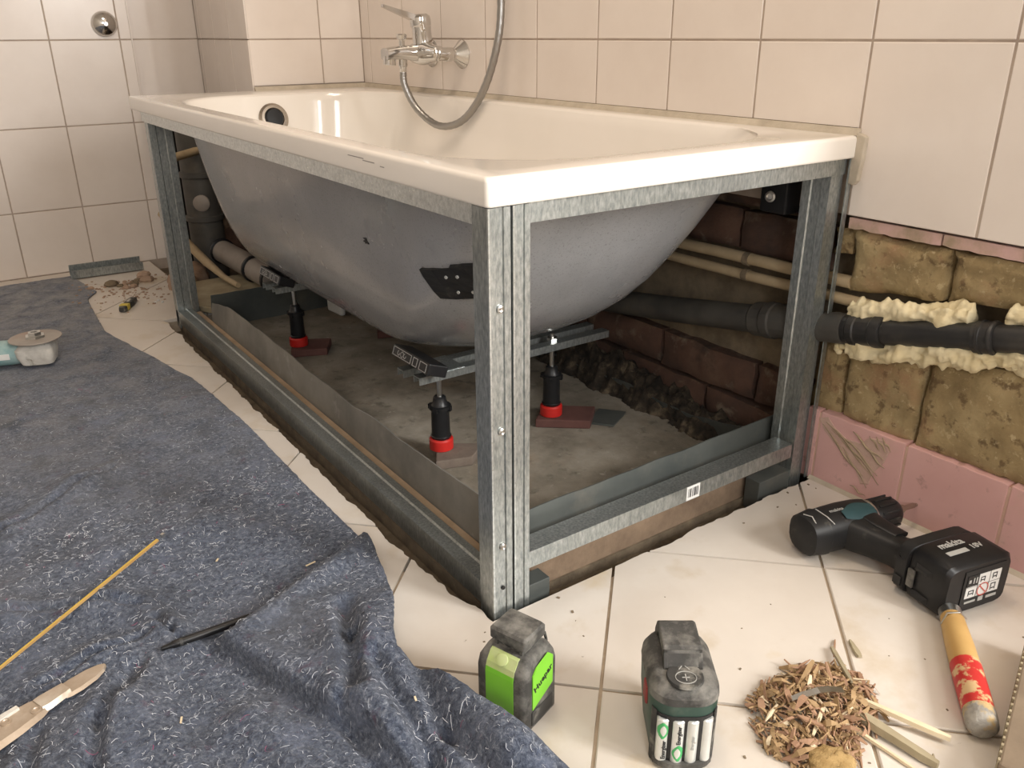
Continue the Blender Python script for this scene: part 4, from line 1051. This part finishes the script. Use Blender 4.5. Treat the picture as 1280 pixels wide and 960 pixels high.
# local x: forward (chuck); local -y: handle direction; z up
AXZ = .037
def ringx(x, ry, rz, cy=0, n=20, p=.75):
    return [(x, cy+ry*math.copysign(abs(math.cos(a))**p, math.cos(a)), AXZ+rz*math.copysign(abs(math.sin(a))**p, math.sin(a))) for a in [2*PI*q/n for q in range(n)]]
B().rings([ringx(-.078, .024, .024), ringx(-.075, .030, .029), ringx(-.050, .034, .032), ringx(-.048, .034, .032)]).build('rear_cap', 'black_matt', dr, smooth=40)
B().rings([ringx(-.048, .032, .030), ringx(-.03, .033, .031), ringx(.0, .033, .032), ringx(.03, .031, .031), ringx(.045, .029, .029)]).build('motor_housing', 'black_matt', dr, smooth=40)
for sx in (-.066, -.060):
    pass
b = B(); b.tube([(-.070, .010, AXZ+.0295), (-.066, -.004, AXZ+.032), (-.068, -.014, AXZ+.028), (-.066, -.022, AXZ+.022)], .0009, 6); b.build('seam_line', 'grey_print', dr)
b = B(); b.tube([(-.046, .012, AXZ+.0315), (-.044, -.012, AXZ+.0305), (-.040, -.024, AXZ+.024)], .0009, 6); b.build('seam_line', 'grey_print', dr)
# teal side panel: patch following the housing
b = B(); rg = []
for i in range(9):
    x = -.018+.060*i/8; hw = .2+.55*math.sin(PI*min(1, (i+1)/9*.8)); ry = .0335-.003*max(0, (x)/.045); row = []
    for q in range(7):
        a = PI/2+.45+(-.5+q/6)*hw*1.3
        row.append((x, (ry)*math.copysign(abs(math.cos(a))**.75, math.cos(a)), AXZ+(ry)*abs(math.sin(a))**.75+.0006))
    rg.append(row)
b.rings(rg, closed=False, cap0=False, cap1=False); tl = b.build('teal_panel', 'teal', dr, smooth=60)
put_text('makita', .010, frame((-.020, -.003, AXZ+.0325), (1, 0, 0), (0, 1, 0), (0, 0, 1)), 'grey_print', dr)
B().lathe([(0, .0292), (.002, .0302), (.004, .0302), (.006, .0292)], (.043, 0, AXZ), (1, 0, 0), 28).build('torque_ring', 'zinc', dr, smooth=30)
ck = B().lathe([(0, .026), (.004, .027), (.034, .027), (.048, .024), (.056, .018), (.060, .012), (.062, .010)], (.049, 0, AXZ), (1, 0, 0), 28).build('chuck', 'black', dr, smooth=30)
b = B()
for q in range(14):
    a = 2*PI*q/14; b.box(.058, .092, -.0018, .0018, .0255, .0285, Matrix.Translation((0, 0, AXZ)) @ Matrix.Rotation(a, 4, 'X'))
b.build('chuck_rib', 'black_matt', ck, bevel=.0008)
bt = B().lathe([(0, .0065), (.012, .0065), (.013, .0042), (.034, .0042), (.036, .003), (.046, .0035), (.050, .001)], (.110, 0, AXZ), (1, -.02, .03), 8).build('driver_bit', 'brass_nickel', dr)
# handle
def ringy(y, x0, x1, z0, z1, p=.6, n=20):
    cx_, cz = (x0+x1)/2, (z0+z1)/2
    return [(cx_+(x1-x0)/2*math.copysign(abs(math.cos(a))**p, math.cos(a)), y, cz+(z1-z0)/2*math.copysign(abs(math.sin(a))**p, math.sin(a))) for a in [2*PI*q/n for q in range(n)]]
B().rings([ringy(-.010, -.030, .040, .010, .062), ringy(-.032, -.022, .034, .011, .061), ringy(-.055, -.010, .034, .013, .059), ringy(-.085, .002, .044, .014, .058), ringy(-.105, .006, .055, .012, .060), ringy(-.118, .002, .080, .008, .066)]).build('handle', 'black_matt', dr, smooth=50)
B().rings([ringy(-.034, .034, .046, .026, .050), ringy(-.048, .032, .047, .026, .050), ringy(-.062, .030, .040, .028, .048)]).build('trigger', 'black', dr, smooth=50)
B().rings([ringy(-.022, .010, .040, .058, .063), ringy(-.05, .012, .040, .055, .0625), ringy(-.08, .020, .046, .052, .0605)]).build('grip_panel', 'black', dr, smooth=50)
# battery: base plate and pack
B().rings([ringy(-.112, -.006, .104, .006, .076, .35), ringy(-.116, -.012, .110, .002, .080, .35), ringy(-.134, -.013, .112, .002, .081, .35), ringy(-.136, -.010, .110, .004, .079, .35)]).build('battery_mount', 'black_matt', dr, smooth=40)
pk = B().rings([ringy(-.134, -.006, .108, .003, .080, .32), ringy(-.140, -.010, .112, .0015, .083, .3), ringy(-.192, -.010, .112, .0015, .083, .3), ringy(-.198, -.005, .107, .006, .078, .3)], ).build('battery_pack', 'black', dr, smooth=40)
for zz in (.016, .058):
    B().rings([[(-.0095, -.146, zz-.006), (-.0095, -.176, zz-.004), (-.0095, -.176, zz+.006), (-.0095, -.146, zz+.008)], [(-.0135, -.150, zz-.003), (-.0135, -.170, zz-.002), (-.0135, -.170, zz+.003), (-.0135, -.150, zz+.004)]]).build('latch_rib', 'black_matt', pk, bevel=.001)
B().box(-.0138, -.0105, -.150, -.139, .024, .052).build('side_grille', 'dusty', pk, bevel=.001)
B().lathe([(0, .007), (.002, .007), (.002, .004), (.0, .004)], (-.010, -.124, .062), (-1, 0, .2), 14).build('screw_boss', 'black', dr)
B().box(-.0142, -.012, -.131, -.118, .016, .030).build('hook_slot', 'ink', dr)
# label on the pack end (facing -y)
lb = B().box(.022, .096, -.1992, -.1975, .012, .072).build('battery_label', 'ink', pk)
gr = B()
for i in range(3):
    for j in range(2):
        gr.box(.028+i*.021, .0475+i*.021, -.1997, -.1990, .028+j*.018, .0448+j*.018)
gr.box(.028, .0475, -.1998, -.1990, .046, .049)
gr.build('label_cell', 'label', lb)
b = B()
b.box(.0275, .048, -.2001, -.1994, .047, .064)
for a in ((.052, .060, .050, .058), (.074, .082, .050, .059), (.033, .043, .032, .040), (.074, .083, .031, .042)):
    b.box(a[0], a[0]+.0012, -.2001, -.1994, a[2], a[3]); b.box(a[1]-.0012, a[1], -.2001, -.1994, a[2], a[3]); b.box(a[0], a[1], -.2001, -.1994, a[3]-.0012, a[3]); b.box(a[0]+.002, a[1]-.002, -.2001, -.1994, a[2]+.002, a[2]+.0035)
b.build('pictogram', 'ink', lb)
b = B(); b.box(.030, .034, -.2004, -.1998, .053, .058); b.box(.038, .040, -.2004, -.1998, .051, .060); b.box(.043, .0455, -.2004, -.1998, .051, .060)
for a in ((.030, .050, .0195, .0225), (.055, .064, .018, .0245), (.070, .089, .019, .023)): b.box(a[0], a[1], -.1999, -.1990, a[2], a[3])
b.build('label_print', 'grey_print', lb)
b = B(); rg = []
for q in range(25):
    a = 2*PI*q/24; rg.append([(.0590+r_*math.cos(a), -.2003-(.0 if dd else .0002), .0375+r_*math.sin(a)) for r_, dd in ((.0092, 0), (.0106, 0))])
b.rings(rg, closed=False, cap0=False, cap1=False)
b.box(-.0085, .0085, -.0003, .0, -.0008, .0008, Matrix.Translation((.0590, -.2002, .0375)) @ Matrix.Rotation(.78, 4, 'Y'))
b.build('warning_ring', 'red_ink', lb)
# lettering on the upper side of the pack
put_text('makita', .0165, frame((.042, -.152, .0838), (1, 0, 0), (0, 1, 0), (0, 0, 1)), 'grey_print', pk, bold=.0004)
B().box(.018, .054, -.1735, -.1655, .0828, .0836).build('type_plate', 'grey_print', pk)
put_text('18V', .013, frame((.072, -.168, .0838), (1, 0, 0), (0, 1, 0), (0, 0, 1)), 'grey_print', pk, bold=.0003)

# ---- wooden tool handle with red paint
hd = Vector((.324, -.494, 0)); ht = Vector((.482, -.369, 0)); dv = (ht-hd)
th = empty('tool_handle', (hd.x, hd.y, 0), 'wooden tool handle with worn red paint poking from under the drill battery', 'hand tool', rz=math.atan2(dv.y, dv.x))
ln = dv.length
def hring(t, ry, rz, n=18): return [(t*ln, ry*math.cos(2*PI*q/n), .0185+rz*math.sin(2*PI*q/n)) for q in range(n)]
B().rings([hring(.0, .013, .0125), hring(.015, .0165, .016), hring(.06, .0175, .017), hring(.13, .0178, .0172)]).build('worn_butt', 'plaster_grey', th, smooth=50)
B().rings([hring(.12, .0175, .0170), hring(.3, .0180, .0175), hring(.52, .0180, .0175)], cap0=False, cap1=False).build('red_band', 'handle_red', th, smooth=60)
B().rings([hring(.11, .0170, .0165), hring(.50, .0172, .0170), hring(.7, .0170, .0167), hring(.95, .0150, .0150), hring(1.0, .0135, .0135)]).build('grip', 'handle_wood', th, smooth=50)
B().rings([hring(.99, .0145, .0145), hring(1.06, .0145, .0145)]).build('ferrule', 'zinc', th, smooth=40)
B().tube([(ln*.90, .016, .020), (ln*.93, .010, .034), (ln*.96, -.006, .034), (ln*.97, -.016, .024)], .0012, 6).build('wire', 'zinc', th)

# ---- wood chips
random.seed(21)
PILE = [(.155, -.305), (.215, -.298), (.262, -.303), (.30, -.33), (.292, -.37), (.268, -.402), (.215, -.412), (.172, -.432), (.118, -.418), (.122, -.36)]
PC = (.205, -.36)
def in_pile():
    while True:
        k = random.randrange(len(PILE)); a, c = PILE[k], PILE[(k+1) % len(PILE)]; u = random.random(); rr = math.sqrt(random.random())
        q = (a[0]+(c[0]-a[0])*u, a[1]+(c[1]-a[1])*u); rr *= 1.04
        if nz(q[0]*60, q[1]*60, 3) < -.25 and rr > .82: continue
        return PC[0]+(q[0]-PC[0])*rr, PC[1]+(q[1]-PC[1])*rr, max(0, 1-rr*rr)
b = {k: B() for k in ('wood', 'wood_red', 'wood_pale')}
for i in range(1500):
    x, y, h = in_pile(); big = random.random() < .22; ln_ = random.uniform(.014, .034) if big else random.uniform(.004, .016); wd = random.uniform(.0015, .0045) if big else random.uniform(.0006, .0020); k = random.choices(('wood', 'wood_red', 'wood_pale'), (7, 5, 1))[0]
    a = random.gauss(.9, .9) if random.random() < .6 else random.uniform(0, PI*2)
    z = .0015+random.random()*.022*h*(1+.6*nz(x*30, y*30, 2)); tl_ = random.uniform(-.45, .45)
    T = Matrix.Translation((x, y, z+abs(math.sin(tl_))*ln_/2)) @ Matrix.Rotation(a, 4, 'Z') @ Matrix.Rotation(tl_, 4, 'Y') @ Matrix.Rotation(random.uniform(-1, 1), 4, 'X')
    if random.random() < .45:   # curled shaving
        c = random.uniform(.2, .8)
        b[k].rings([[(ln_*(s-.5), -wd*w1, c*ln_*.5*math.sin(PI*s)), (ln_*(s-.5), wd*w1, c*ln_*.5*math.sin(PI*s)), (ln_*(s-.5), wd*w1, c*ln_*.5*math.sin(PI*s)+.0005), (ln_*(s-.5), -wd*w1, c*ln_*.5*math.sin(PI*s)+.0005)] for s, w1 in ((0, .2), (.33, 1), (.66, .8), (1, .3))], T=T)
    else: b[k].rings([[(ln_*(s-.5), -wd*w1, -.0005), (ln_*(s-.5), wd*w1, -.0005), (ln_*(s-.5), wd*w1*.6, .0010), (ln_*(s-.5), -wd*w1*.6, .0010)] for s, w1 in ((0, .25), (.4, 1), (1, .5))], T=T)
pile = empty('wood_chip_heap', (.22, -.355, 0), 'heap of torn wood chips and shavings on the tiled floor', 'wood chips')
for k, nm in (('wood', 'brown_chips'), ('wood_red', 'reddish_chips'), ('wood_pale', 'pale_chips')):
    o = b[k].build(nm, k, pile, world=True); o['kind'] = 'stuff'
pile['kind'] = 'stuff'
# larger splinters of the heap, each its own thing
def splinter(name, p, q, w0, w1, th_, m, lab, grp='larger splinters in the chip heap', cat='splinter', bend=0):
    p, q = Vector(p), Vector(q); d = q-p; up_ = Vector((0, 0, 1)); s = d.cross(up_).normalized(); rg = []
    for i in range(7):
        t = i/6; c = p.lerp(q, t)+s*bend*math.sin(PI*t); w_ = (w0+(w1-w0)*t)*(1+.25*nz(t*4, p.x*99, 1))*(1 if 0 < i < 6 else .55)
        rg.append([c-s*w_, c+s*w_, c+s*w_*.7+up_*th_, c-s*w_*.7+up_*th_])
    bb = B().rings(rg); o = bb.build(name, m)
    o.data.transform(Matrix.Translation(-p)); o.location = p
    return tag(o, lab, cat, grp)
splinter('wood_splinter', (.268, -.312, .012), (.205, -.335, .02), .0045, .002, .003, 'wood', 'upright tan splinter at the back of the chip heap')
splinter('wood_splinter', (.318, -.305, .004), (.275, -.362, .012), .004, .003, .003, 'wood_grey', 'grey-brown splinter at the upper right of the chip heap')
splinter('wood_splinter', (.306, -.352, .003), (.268, -.392, .01), .004, .0015, .003, 'wood_red', 'reddish splinter on the right side of the chip heap')
splinter('wood_splinter', (.338, -.296, .001), (.303, -.318, .006), .0016, .0012, .0015, 'wood_red', 'thin twig pointing away from the chip heap')
splinter('wood_splinter', (.205, -.372, .022), (.165, -.388, .014), .0028, .002, .002, 'wood_pale', 'short pale stick on top of the chip heap')
splinter('wood_splinter', (.192, -.385, .018), (.165, -.403, .008), .0028, .002, .002, 'wood_red', 'short reddish stick beside the pale stick on the heap')
splinter('wood_splinter', (.143, -.352, .006), (.122, -.402, .002), .002, .003, .0015, 'wood', 'long brown splinter at the lower left of the chip heap')
splinter('wood_splinter', (.165, -.392, .006), (.128, -.412, .004), .004, .003, .002, 'wood_pale', 'pale split piece at the lower edge of the chip heap')
splinter('wood_splinter', (.352, -.308, .001), (.335, -.335, .001), .0025, .0055, .003, 'wood_grey', 'loose grey-brown sliver lying alone above the chip heap', grp='loose slivers on the tiles')
splinter('wood_splinter', (.262, -.405, .003), (.232, -.425, .001), .0025, .0015, .002, 'wood_red', 'reddish sliver under the pale strips', grp='loose slivers on the tiles')
splinter('wood_splinter', (.215, -.412, .001), (.180, -.442, .001), .0028, .001, .002, 'wood_red', 'thin dark sliver between tan lump and pale strips', grp='loose slivers on the tiles')
splinter('wood_strip', (.258, -.388, .012), (.292, -.476, .006), .004, .005, .005, 'wood_pale', 'cream wooden strip, upper one of the pair right of the heap', grp='strips beside the heap', cat='wood strip')
splinter('wood_strip', (.240, -.385, .006), (.248, -.487, .002), .0075, .006, .008, 'wood_grey', 'grey-brown wooden strip, lower one of the pair right of the heap', grp='strips beside the heap', cat='wood strip')
splinter('wood_strip', (.222, -.388, .003), (.226, -.478, .001), .0025, .0022, .003, 'wood_pale', 'thin pale strip edge lying beside the grey-brown strip', grp='strips beside the heap', cat='wood strip')
splinter('wood_splinter', (.262, -.474, .001), (.242, -.490, .001), .0016, .0016, .002, 'wood_grey', 'short dark sliver at the end of the strips', grp='loose slivers on the tiles')
# metal clip on the heap
mc = B(); pts = [(.178, -.345, .026), (.192, -.351, .029), (.206, -.356, .030), (.212, -.3585, .0315), (.226, -.364, .030), (.240, -.3725, .027)]
rg = []
for i, p in enumerate(pts):
    p = Vector(p); s = Vector((.45, .9, 0)).normalized()*(.0045 if i not in (0,) else .003)
    rg.append([p-s, p+s, p+s+Vector((0, 0, .001)), p-s+Vector((0, 0, .001))])
tag(mc.rings(rg).build('metal_strip', 'zinc'), 'bent shiny metal strip lying on the wood chips', 'metal strip')
lm = B(); rg = []
for k in range(1, 9):
    th_ = PI*k/9; rg.append([(.152+.026*math.sin(th_)*math.cos(a*PI/9)*(1+.35*nz(math.cos(a*PI/9)*2.5, math.sin(a*PI/9)*2.5, k*.5)), -.424+.024*math.sin(th_)*math.sin(a*PI/9)*(1+.35*nz(math.cos(a*PI/9)*2.5, math.sin(a*PI/9)*2.5, 4+k*.5)), .010-.009*math.cos(th_)+.004*nz(a*.9, k*.9, 2)) for a in range(18)])
tag(lm.rings(rg).build('tan_lump', 'stone', smooth=60), 'rounded tan crumbly lump at the lower edge of the chip heap', 'lump')
# loose crumbs on the tiles
random.seed(5); b = B()
for i in range(46):
    x, y = random.choice(((random.gauss(.2, .09), random.gauss(-.36, .06)), (random.uniform(-.06, .6), random.uniform(-.45, -.01)), (random.gauss(.62, .03), random.gauss(-.03, .02)), (random.uniform(-.05, .1), random.uniform(-.1, 0))))
    if x > W-.02 or y > -.012: continue
    r = random.uniform(.0004, .0014)
    b.box(-r*1.6, r*1.6, -r, r, 0, r, Matrix.Translation((x, y, 0)) @ Matrix.Rotation(random.random()*3, 4, 'Z'))
tag(b.build('floor_crumbs', 'mortar'), 'tiny dirt crumbs scattered over the floor tiles', 'crumbs', kind='stuff')

# ---- brown board box at the lower right
bx = empty('brown_box', (.40, -.56, 0), 'brown board box at the lower right edge of the floor', 'box')
pa = Vector((.262, -.536)); pb = Vector((.505, -.452)); dd_ = (pb-pa).normalized(); nn = Vector((dd_.y, -dd_.x))
poly = [pa, pb, pb+nn*.16, pa+nn*.16]
B().prism([tuple(p) for p in poly], 0, .042).build('carton', 'cardboard', bx, world=True, bevel=.003)
b = B()
for i in range(22):
    c = pa.lerp(pb, (i+.5)/22); b.box(-.002, .002, -.0012, .0012, .020, .044, Matrix.Translation((c.x, c.y, 0)) @ Matrix.Rotation(math.atan2(dd_.y, dd_.x), 4, 'Z'))
b.build('flute_edge', 'wood_grey', bx, world=True)

# ---- things lying on the fleece
def on_felt(x, y): return felt_z(x, y)
# folding-rule leg (yellow, thin)
p, q = Vector((-.66, .172)), Vector((-.319, .442))
fr_ = empty('yellow_measuring_rod', (-.49, .307, 0), 'thin yellow measuring rod with metal tip lying on the fleece', 'measuring rod')
z0 = max(on_felt(*(p.lerp(q, t/20)))-.0 for t in range(21))+.003
zq = on_felt(q.x, q.y)+.006
dxy = (q-p).normalized(); nn = Vector((-dxy.y, dxy.x))
rg = []; rg2 = []
for t in (0, .25, .5, .75, .97):
    c = p.lerp(q, t); wv = .0005+.0007*t
    rg.append([Vector((c.x, c.y, z0))+Vector((nn.x, nn.y, 0))*s*wv+Vector((0, 0, dz)) for s, dz in ((-1, 0), (1, 0), (1, .003), (-1, .003))])
B().rings(rg).build('rule_leaf', 'yellow_rule', fr_, world=True)
B().rings([[v+Vector((nn.x, nn.y, 0))*(-.0009-.0010*i/4)+Vector((0, 0, -.0005)) for v in r] for i, r in enumerate(rg)]).build('rule_edge', 'handle_wood', fr_, world=True)
c = q; B().box(-.003, .003, -.0024, .0024, -.001, .0042, Matrix.Translation((c.x, c.y, z0)) @ Matrix.Rotation(math.atan2(dxy.y, dxy.x), 4, 'Z')).build('metal_tip', 'zinc', fr_, world=True)
# plaster-smeared steel tool
pt = empty('smeared_scraper', (-.51, .165, 0), 'plaster-smeared pointed steel tool lying on the fleece at the lower left', 'hand tool')
ax0 = Vector((-.452, .190)); ax1 = Vector((-.63, .118)); dv = (ax1-ax0); ln_ = dv.length; dv.normalize(); nv = Vector((-dv.y, dv.x))
zt = max(on_felt(*(ax0.lerp(ax1, t/20))) for t in range(21))+.001
def tool(ts, zz, th_, nm, m, off=0):
    rg = []
    for t, w_ in ts:
        c = ax0+dv*ln_*t+nv*off
        rg.append([(c.x-nv.x*w_, c.y-nv.y*w_, zz), (c.x+nv.x*w_, c.y+nv.y*w_, zz), (c.x+nv.x*w_*.75, c.y+nv.y*w_*.75, zz+th_), (c.x-nv.x*w_*.75, c.y-nv.y*w_*.75, zz+th_)])
    return B().rings(rg).build(nm, m, pt, smooth=30, world=True)
tool([(0, .002), (.03, .008), (.10, .0135), (.20, .0155), (.27, .0145), (.30, .0125)], zt, .003, 'blade_tip', 'tool_metal')
tool([(.26, .0115), (.32, .0125), (.40, .0145), (.44, .013)], zt+.001, .006, 'neck', 'tool_metal')
tool([(.38, .010), (.46, .018), (.60, .023), (.8, .026), (1.0, .027)], zt, .005, 'shaft_plate', 'tool_metal')
for t, off in ((.47, .007), (.62, -.004)):
    c = ax0+dv*ln_*t+nv*off
    B().lathe([(0, .0058), (.002, .0058), (.0024, .004), (.001, .0032), (.001, 0)], (c.x, c.y, zt+.0045), (0, 0, 1), 16).build('rivet', 'tool_metal', pt, smooth=30, world=True)
tool([(.52, .004), (.7, .006), (.9, .006), (1.0, .005)], zt+.004, .004, 'plaster_smear', 'dust_white', off=-.014)
# black marker under the fold
p, q = Vector((-.392, .1715)), Vector((-.262, .1765))
pp = Vector((-.388, .176, felt_z(-.388, .176)+.005)); pq = Vector((-.262, .185, felt_z(-.27, .185)+.006))
mk = empty('black_marker', (-.33, .17, 0), 'black pen tucked along the fold of the fleece', 'pen')
d = pq-pp
B().lathe([(0, .0022), (.002, .003), (.012, .0036), (.014, .0048), (.02, .0052), (d.length, .0056)], pp, d, 16).build('barrel', 'black', mk, smooth=35, world=True)
B().lathe([(.022, .0055), (.026, .0055)], pp, d, 16).build('ring', 'dusty_dark', mk, smooth=35, world=True)
# pale wood flecks on the fleece
for (x, y, a, l_, lab) in ((-.155, .258, .15, .016, 'pale splinter near the fold by the fleece edge'), (-.265, .352, .9, .007, 'small white chip in the middle of the fleece'), (-.40, .045, 1.2, .010, 'small pale chip on the lower fleece'), (-.18, -.11, 1.3, .007, 'small pale chip on the fleece near the green laser')):
    o = B().box(-l_/2, l_/2, -.0011, .0011, 0, .0012).build('wood_fleck', 'wood_pale'); o.location = (x, y, felt_z(x, y)+.0012); o.rotation_euler = (0, 0, a)
    tag(o, lab, 'wood chip', 'flecks on the fleece')

# ---- angle grinder with the disc on top
ag = empty('angle_grinder', (-.356, 1.415, .009), 'dust-covered teal angle grinder lying with its worn disc facing up', 'angle grinder')
ag.rotation_euler = (0, 0, math.atan2(.33, -.94))        # local +x towards the body (out of frame on the left)
T = None
gh = B().rings([[(x*s+ox, y*s*.95, z) for x, y in rr2(.040, .041, .016, 4)] for s, ox, z in ((.62, .0, .004), (.85, .0, .008), (1.0, .002, .028), (1.02, .003, .045), (.8, .0, .056), (.6, 0, .060))]); gh.build('gear_head', 'dust_white', ag, smooth=40)
def rx(x, r, zc=.034, n=20): return [(x, r*math.cos(2*PI*q/n), zc+r*.95*math.sin(2*PI*q/n)) for q in range(n)]
mb = B().rings([rx(.022, .028), rx(.045, .030), rx(.06, .031), rx(.10, .031), rx(.14, .030), rx(.20, .026), rx(.26, .025), rx(.275, .02)]).build('motor_body', 'teal_dusty', ag, smooth=40)
B().box(.055, .095, .0285, .0315, .026, .040).build('name_plate', 'label', mb, bevel=.001)
dk = B().lathe([(0, .0), (0, .0565), (.0016, .0575), (.0028, .0565), (.0030, .0)], (0, 0, .064), (0, 0, 1), 48, cap=False).build('cutting_disc', 'disc', ag, smooth=30, label='worn grey disc')
B().lathe([(0, .023), (.005, .022), (.006, .016), (.013, .0145), (.013, .008), (.008, .007), (.008, 0)], (0, 0, .067), (0, 0, 1), 6).build('clamping_nut', 'zinc', dk)
B().cyl((0, 0, .058), (0, 0, .065), .014, n=16).build('spindle', 'tool_metal', ag, smooth=40)

# ---- offcut profile, rubble and pliers by the wall
pr = empty('profile_offcut', (-.05, 2.24, .004), 'short galvanised profile offcut lying at the foot of the tiled wall', 'metal profile')
pr.rotation_euler = (0, 0, -.03)
sec = [(-.024, .0), (.024, 0), (.024, .036), (.022, .036), (.022, .002), (-.022, .002), (-.022, .026), (-.024, .026)]
B().rings([[(x, a, z) for a, z in sec] for x in (-.105, .115)]).build('channel', 'galv', pr)
random.seed(9)
for i in range(22):
    x = random.gauss(-.02, .05); y = random.gauss(2.06, .045); r = random.uniform(.004, .012) if i > 2 else .018
    y = min(y, 2.17); x = max(-.13, min(.08, x))
    zf = felt_z(x, y) if x < edge(y) else 0
    b = B().rings([[(r*s*1.3*math.cos(a*PI/3+i), r*s*math.sin(a*PI/3+i), r*dz) for a in range(6)] for s, dz in ((.8, 0), (1, .35), (.75, .85), (.3, 1.05))])
    o = b.build('rubble_piece', 'rubble' if i % 3 else 'mortar', smooth=20); o.location = (x, y, zf)
    tag(o, {0: 'largest grey mortar lump below the metal profile offcut'}.get(i, ('larger' if i < 3 else 'small')+(' reddish' if i % 3 else ' grey')+' rubble lump below the metal profile offcut'), 'rubble', 'rubble lumps below the profile offcut')
b = B()
for i in range(160):
    x = random.gauss(-.04, .07); y = random.gauss(1.98, .09); r = random.uniform(.001, .003)
    if y > 2.2: continue
    zf = felt_z(x, y) if x < edge(y) else 0
    b.box(-r*1.5, r*1.5, -r, r, 0, r, Matrix.Translation((x, y, zf)) @ Matrix.Rotation(random.random()*3, 4, 'Z'))
tag(b.build('mortar_crumbs', 'rubble'), 'scattered mortar crumbs around the rubble lumps', 'crumbs', kind='stuff')
sc_ = empty('utility_knife', (-.075, 1.80, .0), 'small black and yellow hand tool lying near the left frame post', 'hand tool'); sc_.rotation_euler = (0, 0, 1.05)
B().rings([[(x, y*s, .009+z*s) for y, z in rr2(.011, .008, .004)] for x, s in ((-.055, .75), (-.045, 1), (.02, 1.05), (.05, .85), (.058, .6))]).build('grip', 'dusty_dark', sc_, smooth=40)
B().box(-.040, -.018, -.0122, .0122, .002, .0185).build('yellow_band', 'yellow', sc_, bevel=.002)
B().box(.0, .025, -.004, .004, .016, .019).build('slider', 'zinc', sc_, bevel=.001)
for i, (x, y) in enumerate(((.0, 1.80), (.018, 1.79), (.012, 1.815))):
    o = B().box(-.004, .004, -.003, .003, 0, .004).build('white_chip', 'label', bevel=.001); o.location = (x, y, 0); o.rotation_euler = (0, 0, i)
    tag(o, 'tiny white chip on the tiles beside the black and yellow tool', 'chip', 'white chips near the post')
